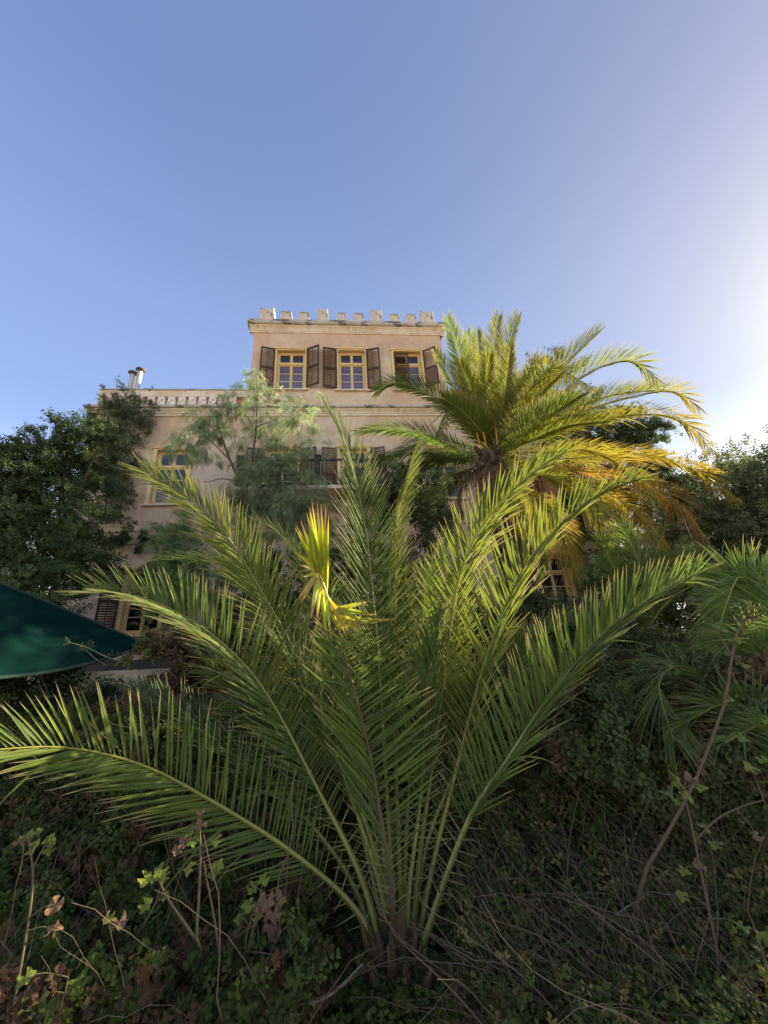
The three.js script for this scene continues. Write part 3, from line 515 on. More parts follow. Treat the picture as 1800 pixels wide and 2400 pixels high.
{ // ---- the tall palm beside the house
  const FAR = 1.11, heart = V(3.62, 6.15, -8.35).sub(EYE).multiplyScalar(FAR).add(EYE), foot = V(3.75 * FAR, groundY(4.1, -9.4) - 0.1, -8.5 * FAR);
  const palm = thing('tall_palm', 'large date palm with arching golden green crown in front of the house', 'palm', foot.toArray());
  const h = heart.clone().sub(foot);
  { // trunk with the stubs of old leaves
    const list = []; for (let i = 0; i <= 20; i++) { const t = i / 20; list.push({ p: h.clone().multiplyScalar(t), r: mix(0.42, 0.36, t) + (t > 0.85 ? 0.12 * (t - 0.85) / 0.15 : 0) }); }
    mesh('trunk', limbGeo(list, 16, 0.06), M.bark, palm);
    const mb = new MB();
    for (let k = 0; k < 210; k++) {
      const t = (k + 0.5) / 210, a = k * 2.39996, P = h.clone().multiplyScalar(t), r = 0.38 + (t > 0.8 ? 0.1 : 0), out = V(Math.cos(a), 0, Math.sin(a)), q = P.clone().addScaledVector(out, r), len = mix(0.12, 0.34, t) * R(0.8, 1.2);
      mb.tube([q.clone().addScaledVector(out, -0.08), q.clone().addScaledVector(out, 0.06).add(V(0, len * 0.5, 0)), q.clone().addScaledVector(out, 0.1 + 0.06 * t).add(V(0, len, 0))], s => mix(0.085, 0.03, s), 5, s => mix3([0.05, 0.035, 0.025], [0.20, 0.13, 0.075], s * R(0.5, 1)), 1.6);
    }
    mesh('leaf_bases', mb.geo(), M.trunk, palm).userData.kind = 'stuff';
  }
  const H = heart, from = (dx = 0, dy = 0, dz = 0) => H.clone().add(V(dx, dy, dz));
  const gold = (k) => (c, u, s) => { const q = clamp(k * (0.35 + 0.65 * u)); return mix3(c, [0.46, 0.30, 0.025], q); };  // partly real yellowing, partly sunlight through the leaf put into the colour
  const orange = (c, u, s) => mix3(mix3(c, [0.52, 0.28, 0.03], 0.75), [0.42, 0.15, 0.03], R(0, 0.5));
  const cool = (c) => [c[0] * 0.88, c[1] * 0.97, c[2] * 1.25];  // bluer, darker green for fronds away from the sun, shade put into the colour
  const P = (pts, o) => frond(palm, [from(R(-0.1, 0.1), R(-0.05, 0.25), R(-0.1, 0.1)), ...pts.map(a => at(a[0], a[1], a[2] * FAR))], { start: 0.13, n: 92, L: 0.46, W: 0.022, r0: 0.024, spines: 5, lift: 0.45, sweep: [1.05, 0.42], droop: 0.05, segs: 3, rough: 0.3, ...o });
  P([[1118, 988, 10.1], [1080, 850, 10.4], [1049, 747, 10.7]], { lift: 0.5, tint: gold(0.1) });
  P([[1100, 1000, 10.2], [1060, 900, 10.6], [1021, 828, 10.9]], { lift: 0.5, tint: gold(0.1) });
  P([[1130, 960, 10.8], [1105, 860, 11.2], [1094, 780, 11.6]], { lift: 0.5 });
  P([[1140, 950, 10.6], [1125, 850, 11.0], [1118, 775, 11.3]], { lift: 0.5, tint: gold(0.15) });
  P([[1152, 940, 10.3], [1158, 820, 10.7], [1170, 740, 11.0]], { lift: 0.5, tint: gold(0.25) });
  P([[1168, 940, 10.1], [1185, 830, 10.4], [1214, 740, 10.7]], { lift: 0.5, tint: gold(0.2) });
  P([[1220, 970, 10.2], [1310, 865, 10.4], [1404, 775, 10.6]], { lift: 0.5, tint: gold(0.25) });
  P([[1190, 980, 10.5], [1210, 920, 10.8], [1242, 880, 11.0]], { lift: 0.5, tint: gold(0.2) });
  P([[1240, 960, 10.6], [1310, 890, 10.9], [1376, 850, 11.2]], { lift: 0.5, tint: cool });
  P([[1280, 950, 10.0], [1390, 868, 10.1], [1479, 846, 10.1], [1540, 888, 10.0]], { lift: 0.55, tint: gold(0.25) });
  P([[1300, 980, 10.7], [1440, 925, 11.0], [1554, 912, 11.2]], { lift: 0.5, tint: cool });
  P([[1320, 985, 10.2], [1460, 935, 10.3], [1580, 918, 10.4], [1642, 960, 10.4]], { lift: 0.5, tint: gold(0.55) });
  P([[1310, 1010, 9.8], [1430, 980, 9.7], [1546, 972, 9.6], [1620, 1000, 9.5], [1672, 1055, 9.5]], { lift: 0.45, tint: gold(0.6), droop: 0.2 });
  P([[1330, 1075, 9.9], [1480, 1062, 9.9], [1620, 1095, 9.9], [1722, 1165, 9.9]], { lift: 0.3, tint: gold(0.75), droop: 0.25 });
  P([[1330, 1100, 9.5], [1480, 1120, 9.3], [1590, 1180, 9.2], [1690, 1315, 9.2]], { lift: 0.3, tint: orange, droop: 0.35, tipCol: [0.30, 0.14, 0.06], dryFrom: 0.6 });
  P([[1320, 1120, 9.2], [1440, 1165, 9.0], [1530, 1240, 8.9], [1600, 1335, 8.9]], { lift: 0.3, tint: gold(0.85), droop: 0.35, tipCol: [0.36, 0.16, 0.04], dryFrom: 0.7 });
  P([[1280, 1060, 9.3], [1380, 1055, 9.0], [1470, 1090, 8.8], [1548, 1162, 8.7]], { lift: 0.35, tint: gold(0.7), droop: 0.25, tipCol: [0.36, 0.18, 0.05], dryFrom: 0.8 });
  P([[1135, 990, 9.9], [1105, 915, 9.9], [1078, 850, 10.0]], { tint: gold(0.2), L: 0.42 });
  P([[1152, 980, 9.8], [1142, 900, 9.8], [1148, 830, 9.8]], { tint: gold(0.25), L: 0.38 });
  P([[1175, 975, 9.7], [1188, 890, 9.7], [1196, 815, 9.8]], { tint: gold(0.3), L: 0.40 });
  P([[1195, 985, 9.8], [1232, 905, 9.9], [1262, 835, 10.1]], { tint: gold(0.3), L: 0.42 });
  P([[1210, 1000, 9.7], [1265, 925, 9.7], [1322, 868, 9.8]], { tint: gold(0.35), L: 0.42 });
  P([[1130, 1015, 9.7], [1085, 965, 9.5], [1040, 935, 9.4]], { tint: gold(0.1), L: 0.42 });
  P([[1230, 1020, 9.4], [1300, 965, 9.0], [1362, 925, 8.7]], { lift: 0.4, tint: gold(0.05), L: 0.5 });
  P([[1230, 1040, 9.3], [1320, 1000, 8.9], [1420, 985, 8.6]], { lift: 0.4, tint: gold(0.3) });
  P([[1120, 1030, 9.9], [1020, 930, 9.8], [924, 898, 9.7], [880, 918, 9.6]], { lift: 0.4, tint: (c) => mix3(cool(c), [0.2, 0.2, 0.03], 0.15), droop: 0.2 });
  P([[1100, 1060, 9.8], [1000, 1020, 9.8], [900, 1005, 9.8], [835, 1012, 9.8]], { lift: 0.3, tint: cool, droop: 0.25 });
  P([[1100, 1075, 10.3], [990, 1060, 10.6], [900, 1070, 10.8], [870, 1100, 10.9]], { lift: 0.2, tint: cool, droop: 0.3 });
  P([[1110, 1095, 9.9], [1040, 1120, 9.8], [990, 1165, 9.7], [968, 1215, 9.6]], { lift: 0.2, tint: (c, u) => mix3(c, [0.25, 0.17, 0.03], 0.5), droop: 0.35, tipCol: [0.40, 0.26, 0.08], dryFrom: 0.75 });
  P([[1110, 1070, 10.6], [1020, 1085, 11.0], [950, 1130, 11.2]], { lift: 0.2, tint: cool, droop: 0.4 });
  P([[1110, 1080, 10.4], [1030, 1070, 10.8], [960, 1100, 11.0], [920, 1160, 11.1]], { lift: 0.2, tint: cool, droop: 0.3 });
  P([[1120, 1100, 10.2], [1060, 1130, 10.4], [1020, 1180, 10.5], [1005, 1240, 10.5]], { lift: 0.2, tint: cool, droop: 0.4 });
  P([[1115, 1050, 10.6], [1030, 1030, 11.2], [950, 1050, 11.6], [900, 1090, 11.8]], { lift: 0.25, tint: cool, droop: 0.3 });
  P([[1190, 1120, 9.2], [1250, 1180, 8.8], [1310, 1240, 8.5], [1362, 1372, 8.4]], { lift: 0.25, tint: gold(0.8), droop: 0.4, tipCol: [0.40, 0.22, 0.05], dryFrom: 0.75 });
  P([[1220, 1100, 8.9], [1330, 1130, 8.4], [1440, 1220, 8.1], [1500, 1300, 8.0]], { lift: 0.3, tint: gold(0.45), droop: 0.3 });
  P([[1200, 1140, 9.1], [1250, 1230, 8.9], [1275, 1300, 8.8], [1262, 1362, 8.8]], { lift: 0.2, L: 0.26, n: 60, tint: cool, droop: 0.3 });
  for (let k = 0; k < 6; k++) {                                         // the rest of the crown
    const a = k * 2.39996 + 0.4, e = mix(1.3, 0.1, Math.pow(k / 6, 0.8)) + R(-0.1, 0.1), len = R(2.3, 3.2), o = V(Math.cos(a), 0, Math.sin(a));
    const p1 = H.clone().addScaledVector(o, Math.cos(e) * len * 0.45).add(V(0, Math.sin(e) * len * 0.45, 0)), p2 = H.clone().addScaledVector(o, Math.cos(e) * len * 0.9).add(V(0, Math.sin(e) * len * 0.8 - 0.12 * len, 0)), p3 = H.clone().addScaledVector(o, Math.cos(e) * len * 1.15 + 0.15).add(V(0, Math.sin(e) * len * 0.75 - 0.42 * len, 0));
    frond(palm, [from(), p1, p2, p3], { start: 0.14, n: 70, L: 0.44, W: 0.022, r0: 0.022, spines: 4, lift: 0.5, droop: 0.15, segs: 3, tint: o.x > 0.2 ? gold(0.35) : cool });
  }
  for (let k = 0; k < 7; k++) {                                         // dead fronds hanging below the crown
    const a = k * 2.39996, o = V(Math.cos(a), 0, Math.sin(a)), len = R(0.9, 1.5), s = H.clone().add(V(0, -0.25, 0));
    frond(palm, [s, s.clone().addScaledVector(o, len * 0.5).add(V(0, -0.1, 0)), s.clone().addScaledVector(o, len * 0.8).add(V(0, -len * 0.5, 0)), s.clone().addScaledVector(o, len * 0.85).add(V(0, -len * 1.05, 0))], { start: 0.2, n: 54, L: 0.34, W: 0.016, spines: 0, lift: -0.1, droop: 0.5, segs: 3, tint: () => mix3([0.12, 0.075, 0.04], [0.22, 0.14, 0.075], rnd()), rach: [0.25, 0.16, 0.08], tipCol: [0.28, 0.2, 0.12], mat: M.dry });
  }
  for (let k = 0; k < 9; k++) {                                          // orange flower stalks at the heart
    const mb = new MB(), a = R(-0.9, 0.9), o = V(Math.sin(a), 0, Math.cos(a)), s = H.clone().sub(foot).addScaledVector(o, 0.75), L = R(1.2, 2.1), e = s.clone().addScaledVector(o, L * 0.3).add(V(0.05, L, 0));
    mb.tube(curve([s, s.clone().lerp(e, 0.5).add(V(0, 0.1, 0)), e], 6), t => mix(0.02, 0.01, t), 5, [0.62, 0.30, 0.06]);
    for (let q = 0; q < 26; q++) { const b = s.clone().lerp(e, R(0.55, 1)), d = V(R(-1, 1), R(0.1, 1.2), R(-0.4, 1)).normalize(); mb.tube([b, b.clone().addScaledVector(d, R(0.12, 0.2)), b.clone().addScaledVector(d, R(0.24, 0.36)).add(V(0, -0.04, 0))], t => mix(0.007, 0.003, t), 4, [0.66, 0.30, 0.05]); }
    mesh('flower_stalk', mb.geo(), M.twig, palm);
  }
}
{ // ---- a second young palm at the right edge
  const base = V(3.5, groundY(3.5, -4.1), -4.1);
  const palm = thing('young_palm', 'young palm at the right edge, its fronds crossing in the shade', 'palm', base.toArray());
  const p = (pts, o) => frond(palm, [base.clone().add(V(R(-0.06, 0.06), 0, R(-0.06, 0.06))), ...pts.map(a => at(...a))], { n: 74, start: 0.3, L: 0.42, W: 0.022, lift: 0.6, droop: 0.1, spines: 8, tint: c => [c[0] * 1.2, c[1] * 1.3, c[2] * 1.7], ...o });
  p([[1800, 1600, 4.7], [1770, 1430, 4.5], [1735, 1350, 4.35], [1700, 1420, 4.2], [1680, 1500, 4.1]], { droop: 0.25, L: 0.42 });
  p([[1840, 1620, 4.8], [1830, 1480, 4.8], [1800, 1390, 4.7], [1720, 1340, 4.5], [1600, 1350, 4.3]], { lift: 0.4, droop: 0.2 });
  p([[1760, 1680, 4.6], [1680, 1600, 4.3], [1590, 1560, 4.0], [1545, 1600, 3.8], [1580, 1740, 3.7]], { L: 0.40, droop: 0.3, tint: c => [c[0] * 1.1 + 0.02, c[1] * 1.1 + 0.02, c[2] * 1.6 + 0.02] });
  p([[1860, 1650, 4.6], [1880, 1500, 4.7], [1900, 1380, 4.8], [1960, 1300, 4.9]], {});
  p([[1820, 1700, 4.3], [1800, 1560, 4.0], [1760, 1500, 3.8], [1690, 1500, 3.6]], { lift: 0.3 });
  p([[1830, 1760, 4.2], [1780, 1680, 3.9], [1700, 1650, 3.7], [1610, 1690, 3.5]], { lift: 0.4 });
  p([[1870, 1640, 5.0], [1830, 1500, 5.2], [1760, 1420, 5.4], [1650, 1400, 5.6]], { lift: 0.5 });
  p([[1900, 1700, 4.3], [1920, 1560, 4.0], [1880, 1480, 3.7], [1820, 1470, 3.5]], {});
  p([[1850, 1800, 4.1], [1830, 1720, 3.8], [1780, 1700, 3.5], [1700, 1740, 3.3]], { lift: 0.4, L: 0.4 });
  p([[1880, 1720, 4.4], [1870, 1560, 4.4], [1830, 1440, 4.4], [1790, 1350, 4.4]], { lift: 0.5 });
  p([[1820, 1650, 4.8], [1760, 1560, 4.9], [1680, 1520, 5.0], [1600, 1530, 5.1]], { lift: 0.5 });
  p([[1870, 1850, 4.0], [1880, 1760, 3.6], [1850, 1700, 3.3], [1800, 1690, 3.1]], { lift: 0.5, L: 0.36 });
}
{ // ---- a third one further back, between the tall palm and the right edge
  const base = V(4.3, groundY(4.3, -6.2), -6.2);
  const palm = thing('young_palm', 'bright low palm behind the foreground palm, right of the ground-floor window', 'palm', base.toArray());
  const p = (pts, o) => frond(palm, [base.clone(), ...pts.map(a => at(...a))], { n: 64, start: 0.3, L: 0.42, W: 0.022, lift: 0.7, droop: 0.08, spines: 4, ...o });
  p([[1480, 1430, 7.4], [1450, 1360, 7.4], [1425, 1300, 7.3], [1410, 1260, 7.2]], {});
  p([[1510, 1420, 7.4], [1500, 1340, 7.4], [1480, 1270, 7.3], [1455, 1230, 7.2]], {});
  p([[1530, 1430, 7.4], [1550, 1360, 7.3], [1580, 1310, 7.1], [1640, 1300, 6.9]], {});
  p([[1540, 1440, 7.2], [1590, 1390, 7.0], [1650, 1370, 6.8], [1710, 1400, 6.6]], {});
  p([[1515, 1430, 7.6], [1530, 1340, 7.8], [1540, 1280, 8.0], [1560, 1240, 8.1]], {});
}

// ------------------------------------------------------------------ leafy plants
// a sprig: small leaves along a short twig
function sprig(n, leafL, leafW, len, col = [1, 1, 1], cup = 0.25) {
  const mb = new MB();
  for (let i = 0; i < n; i++) {
    const t = (i + 0.5) / n, a = i * 2.3 + 0.4, P = V(0, t * len, 0).add(V(0.01 * Math.sin(i), 0, 0.01 * Math.cos(i * 2)));
    const d = V(Math.cos(a), 0.55 - 0.3 * t + R(-0.2, 0.2), Math.sin(a)).normalize(), B = V(0, 0, 0).crossVectors(d, YUP).normalize().applyAxisAngle(d, R(-0.6, 0.6)), N = V(0, 0, 0).crossVectors(B, d);
    const s = R(0.75, 1.15), l = leafL * s, w = leafW * s * 0.5, j = R(0.85, 1.15), c = col.map(x => x * j), c2 = c.map(x => x * 1.08);
    const q = (u, v, k) => P.clone().addScaledVector(d, u * l).addScaledVector(B, v * w).addScaledVector(N, k * w);
    const b = q(0.06, 0, 0), m = q(0.5, 0, -cup * 0.3), e = q(1.06, 0, -cup), l1 = q(0.35, 1, cup), l2 = q(0.72, 0.72, cup * 0.6), r1 = q(0.35, -1, cup), r2 = q(0.72, -0.72, cup * 0.6);
    mb.tri(b, m, l1, c); mb.tri(l1, m, l2, c); mb.tri(l2, m, e, c2); mb.tri(b, r1, m, c); mb.tri(r1, r2, m, c); mb.tri(r2, e, m, c2);
  }
  return mb.geo();
}
const D4 = new THREE.Object3D(), QU = new THREE.Quaternion();
// blobs: [centre, radii] fill with clumps of sprigs; the light outside of each clump faces outwards
function cloud(name, parent, geo, mat, blobs, count, o = {}) {
  const { colors = [[0.05, 0.085, 0.03]], size = [0.8, 1.25], clump = 0.16, hang = 0, outer = 0.55, clumps = Math.ceil(count / 26), dark = 0 } = o;
  const vol = blobs.map(b => b[1].x * b[1].y + b[1].x * b[1].z), tot = vol.reduce((a, b) => a + b, 0), cs = [];
  for (let i = 0; i < clumps; i++) {
    let q = rnd() * tot, k = 0; while (q > vol[k] && k < vol.length - 1) { q -= vol[k]; k++; }
    const dir = V(gauss(), gauss(), gauss()).normalize(), rr = Math.pow(rnd(), outer) * 1.03, [C, r] = blobs[k];
    const p = C.clone().add(V(dir.x * r.x * rr, dir.y * r.y * rr, dir.z * r.z * rr)), j = R(0.75, 1.25);
    const c = colors[Math.floor(rnd() * colors.length)];
    cs.push({ p, dir, c: c.map(x => x * j), s: R(0.6, 1.4) });
  }
  const im = new THREE.InstancedMesh(geo, mat, count), col = new THREE.Color(), off = parent.position; im.name = name; im.castShadow = im.receiveShadow = true;
  for (let i = 0; i < count; i++) {
    const c = cs[Math.floor(rnd() * cs.length)], cl = clump * c.s;
    D4.position.copy(c.p).add(V(gauss() * cl, gauss() * cl * 0.8, gauss() * cl)).sub(off);
    const d = c.dir.clone().multiplyScalar(0.6).add(V(gauss(), gauss() + 0.35 - hang * 2.2, gauss()).multiplyScalar(hang ? 0.45 : 0.8)).normalize();
    D4.quaternion.setFromUnitVectors(YUP, d).multiply(QU.setFromAxisAngle(YUP, R(0, 6.28)));
    D4.scale.setScalar(R(...size)); D4.updateMatrix(); im.setMatrixAt(i, D4.matrix);
    const j = R(0.8, 1.2); im.setColorAt(i, col.setRGB(c.c[0] * j, c.c[1] * j, c.c[2] * j));
  }
  parent.add(im); return im;
}
// the blobs are given in the photograph's frame: x, y, radius in pixels, distance to the plane z, and depth radius
const blob = (px, py, r, z, rz = null, ky = 1) => { const c = onZ(px, py, z), m = c.distanceTo(EYE) * r / F; return [c, V(m, m * ky, rz ?? m)]; };
const blobD = (px, py, r, d, rz = null, ky = 1) => { const c = at(px, py, d), m = d * r / F; return [c, V(m, m * ky, rz ?? m)]; };
function branches(parent, list, mat = M.bark, name = 'branch') {
  for (const [pts, r0, r1] of list) mesh(name, limb(pts.map(p => p.clone().sub(parent.position)), r0, r1, 16, 7), mat, parent);
}
const S = { small: sprig(7, 0.05, 0.03, 0.13), mid: sprig(7, 0.075, 0.042, 0.18), big: sprig(6, 0.10, 0.06, 0.2), round: sprig(8, 0.034, 0.028, 0.11), tiny: sprig(8, 0.024, 0.016, 0.1) };

{ // the dark climbing bush at the left
  const base = V(-8.6, groundY(-8.6, -10), -10), t = thing('climbing_bush', 'big dark climbing bush filling the left side beside the house corner', 'bush', base.toArray());
  const Z = -9.8, bl = [[60, 1120, 70], [150, 1065, 62], [225, 1035, 50], [40, 1180, 110], [150, 1130, 100], [225, 1110, 70], [60, 1300, 110], [180, 1240, 90], [235, 1190, 45], [120, 1340, 80], [20, 1085, 50], [-60, 1120, 70], [-90, 1180, 130], [-70, 1320, 120], [100, 1045, 40], [190, 1000, 36], [240, 1300, 40], [215, 1370, 50], [-180, 1200, 150], [-120, 1420, 130], [20, 1420, 90], [-20, 1340, 90], [90, 1420, 70], [-220, 1350, 160], [10, 1160, 90], [80, 1240, 100], [-30, 1230, 110], [130, 1290, 90], [190, 1310, 70]].map(([x, y, r]) => blob(x, y, r, Z + R(-0.7, 0.7), 0.8));
  cloud('foliage', t, S.small, M.leaf, bl, 36000, { colors: [[0.060, 0.100, 0.034], [0.080, 0.125, 0.038], [0.05, 0.085, 0.034], [0.10, 0.145, 0.044]], clump: 0.2, outer: 0.6, size: [0.8, 1.4] }).userData.kind = 'stuff';
  branches(t, [[[base, onZ(120, 1350, Z), onZ(140, 1180, Z), onZ(160, 1060, Z)], 0.11, 0.02], [[base, onZ(60, 1360, Z), onZ(40, 1200, Z), onZ(50, 1080, Z)], 0.09, 0.02], [[onZ(140, 1200, Z), onZ(200, 1120, Z), onZ(230, 1030, Z)], 0.05, 0.012], [[onZ(40, 1200, Z), onZ(-40, 1130, Z), onZ(-60, 1060, Z)], 0.05, 0.012]]);
  const wisps = []; for (let k = 0; k < 26; k++) { const x = R(-40, 240); wisps.push(blob(x, 1072 - Math.max(0, x) * 0.42 + R(-14, 20), R(8, 16), Z + R(-0.6, 0.6), 0.2, 1.9)); }
  cloud('shoots', t, S.small, M.leaf, wisps, 900, { clumps: 120, colors: [[0.08, 0.12, 0.045]], clump: 0.06, outer: 0.4 }).userData.kind = 'stuff';
}
{ // creeper on the house corner and parapet
  const base = onZ(255, 1150, -13.6), t = thing('creeper', 'lighter creeper climbing over the left house corner onto the parapet', 'creeper', base.toArray());
  const bl = [[250, 985, 42], [285, 945, 32], [312, 934, 20], [325, 965, 30], [290, 1000, 45], [300, 1050, 30], [240, 1040, 45], [262, 1090, 40], [270, 1150, 34], [258, 1200, 30], [268, 955, 30], [345, 985, 14], [285, 1115, 20], [335, 1000, 18], [310, 1085, 20], [295, 1170, 16], [352, 955, 12], [275, 1010, 40]].map(([x, y, r]) => blob(x, y, r, -13.6 + R(-0.15, 0.15), 0.32));
  cloud('foliage', t, S.small, M.leaf, bl, 7500, { colors: [[0.12, 0.165, 0.07], [0.14, 0.185, 0.09], [0.09, 0.13, 0.06], [0.16, 0.19, 0.10]], clump: 0.17, outer: 0.5, size: [0.6, 1.15] }).userData.kind = 'stuff';
  const sh = [[270, 884, 3], [276, 893, 3], [284, 903, 4], [290, 913, 5], [345, 915, 4], [356, 907, 3], [240, 908, 3], [205, 952, 3], [212, 960, 4]].map(([x, y, r]) => blob(x, y, r, -13.6, 0.06));
  cloud('shoots', t, S.small, M.leaf, sh, 130, { clumps: 40, colors: [[0.10, 0.13, 0.06]], clump: 0.05, size: [0.5, 0.9] }).userData.kind = 'stuff';
  branches(t, [[[base, onZ(270, 1050, -13.75), onZ(300, 950, -13.75), onZ(318, 915, -13.75)], 0.035, 0.008], [[onZ(290, 960, -13.7), onZ(280, 920, -13.7), onZ(268, 880, -13.6)], 0.012, 0.004], [[onZ(300, 1010, -13.8), onZ(312, 985, -13.8), onZ(322, 1000, -13.8)], 0.01, 0.004]]);
}
{ // thin creeper along the string course
  const base = onZ(255, 1260, -13.8), t = thing('creeper', 'thin dark creeper trailing sideways across the wall below the left window', 'creeper', base.toArray());
  const pts = [[255, 1262], [300, 1276], [340, 1272], [385, 1266], [430, 1262]].map(([x, y]) => onZ(x, y, -13.86));
  branches(t, [[pts, 0.014, 0.005], [[onZ(300, 1276, -13.86), onZ(320, 1300, -13.86), onZ(345, 1312, -13.86)], 0.008, 0.003], [[onZ(262, 1265, -13.86), onZ(285, 1300, -13.86), onZ(280, 1330, -13.86)], 0.01, 0.004]]);
  cloud('foliage', t, S.small, M.leaf, [[290, 1262, 14], [330, 1262, 16], [370, 1258, 16], [410, 1262, 16], [265, 1262, 18], [320, 1288, 8]].map(([x, y, r]) => blob(x, y, r, -13.8, 0.08)), 620, { colors: [[0.04, 0.07, 0.03], [0.06, 0.09, 0.035]], clump: 0.1 }).userData.kind = 'stuff';
}
// compound feathery leaf for the pepper tree
function pepperLeaf() {
  const mb = new MB(), n = 12, L = 0.24;
  for (let i = 0; i < n; i++) for (const s of [-1, 1]) {
    const t = (i + 0.5 + (s > 0 ? 0.25 : 0)) / n, P = V(0, t * L, 0.02 * t * t), d = V(s * 0.8, 0.55, -0.25).normalize(), l = 0.06 * (1 - 0.5 * t) * R(0.85, 1.1), w = 0.0046, c = [1, 1, 1].map(x => x * R(0.85, 1.15));
    const m = P.clone().addScaledVector(d, l * 0.5); const B = V(0, 0, 0).crossVectors(d, V(0, 0, 1)).normalize().multiplyScalar(w);
    mb.quad(P, m.clone().add(B), P.clone().addScaledVector(d, l), m.clone().sub(B), c);
  }
  mb.tri(V(-0.0016, 0, 0), V(0.0016, 0, 0), V(0, L, 0.02), [0.9, 0.9, 0.7]);
  return mb.geo();
}
{
  const base = V(-3.3, groundY(-3.3, -11), -11), t = thing('pepper_tree', 'slender grey-green feathery tree in front of the balcony', 'tree', base.toArray());
  const q = (x, y, z = -11.2) => onZ(x, y, z);
  mesh('trunk', limb([base, q(600, 1330), q(588, 1230), q(572, 1165)].map(p => p.clone().sub(base)), 0.13, 0.075, 16, 9), M.bark, t);
  branches(t, [
    [[q(572, 1165), q(562, 1130), q(540, 1080), q(515, 1010), q(505, 960)], 0.06, 0.012], [[q(572, 1165), q(590, 1080), q(600, 1000), q(603, 920), q(600, 880)], 0.055, 0.01],
    [[q(560, 1130), q(520, 1122), q(480, 1130), q(455, 1122)], 0.025, 0.006], [[q(590, 1080), q(640, 1040), q(690, 1000), q(720, 960)], 0.035, 0.008], [[q(575, 1160), q(550, 1170), q(520, 1150)], 0.03, 0.01],
    [[q(540, 1080), q(500, 1040), q(460, 1010), q(430, 1010)], 0.022, 0.005], [[q(598, 1010), q(570, 960), q(545, 930)], 0.022, 0.005], [[q(600, 1000), q(650, 980), q(670, 950)], 0.022, 0.005], [[q(588, 1150), q(650, 1130), q(700, 1120)], 0.04, 0.008], [[q(640, 1040), q(700, 1060), q(730, 1080)], 0.02, 0.005]]);
  const B = (l) => l.map(([x, y, r]) => blob(x, y, r, -11.1 + R(-0.6, 0.5), 0.5)), cols = [[0.30, 0.39, 0.21], [0.34, 0.43, 0.20], [0.25, 0.34, 0.19], [0.38, 0.44, 0.23]];
  const hi = [[600, 890, 26], [588, 930, 46], [545, 965, 46], [490, 975, 46], [440, 1005, 34], [640, 990, 46], [700, 985, 46], [725, 950, 34], [560, 1040, 44], [430, 1050, 36], [480, 1060, 30], [655, 930, 30], [620, 1010, 40], [740, 1040, 40], [500, 1010, 36], [680, 1050, 50]];
  const lo = [[640, 1085, 56], [700, 1105, 52], [620, 1160, 70], [575, 1195, 46], [680, 1180, 56], [610, 1230, 60], [690, 1230, 50], [650, 1150, 70], [720, 1165, 56], [590, 1150, 50], [665, 1215, 66], [740, 1210, 50], [600, 1095, 46]];
  const pl = pepperLeaf();
  cloud('foliage', t, pl, M.soft, B(hi), 4300, { colors: cols, clump: 0.15, hang: 0.9, outer: 0.5, clumps: 240, size: [0.8, 1.3] }).userData.kind = 'stuff';
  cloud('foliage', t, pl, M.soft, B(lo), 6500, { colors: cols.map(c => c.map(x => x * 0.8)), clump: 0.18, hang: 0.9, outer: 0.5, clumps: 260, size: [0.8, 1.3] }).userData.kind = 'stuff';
}
{
  const base = V(-5.3, groundY(-5.3, -10), -10), t = thing('pepper_tree', 'low bright green feathery growth below the left upstairs window', 'tree', base.toArray());
  const q = (x, y) => onZ(x, y, -10.2);
  branches(t, [[[base, q(470, 1380), q(455, 1320), q(430, 1270), q(400, 1225)], 0.05, 0.008], [[q(455, 1320), q(490, 1270), q(510, 1240)], 0.025, 0.006], [[q(455, 1330), q(410, 1310), q(370, 1300)], 0.025, 0.006]]);
  const bl = [[405, 1225, 30], [375, 1240, 22], [440, 1260, 40], [400, 1290, 40], [460, 1310, 55], [420, 1350, 50], [500, 1360, 60], [370, 1320, 30], [460, 1400, 60], [540, 1300, 40], [400, 1400, 45]].map(([x, y, r]) => blob(x, y, r, -10.2 + R(-0.4, 0.4), 0.45));
  cloud('foliage', t, pepperLeaf(), M.soft, bl, 4200, { colors: [[0.17, 0.29, 0.10], [0.20, 0.32, 0.10], [0.14, 0.25, 0.10]], clump: 0.18, hang: 0.6 }).userData.kind = 'stuff';
}
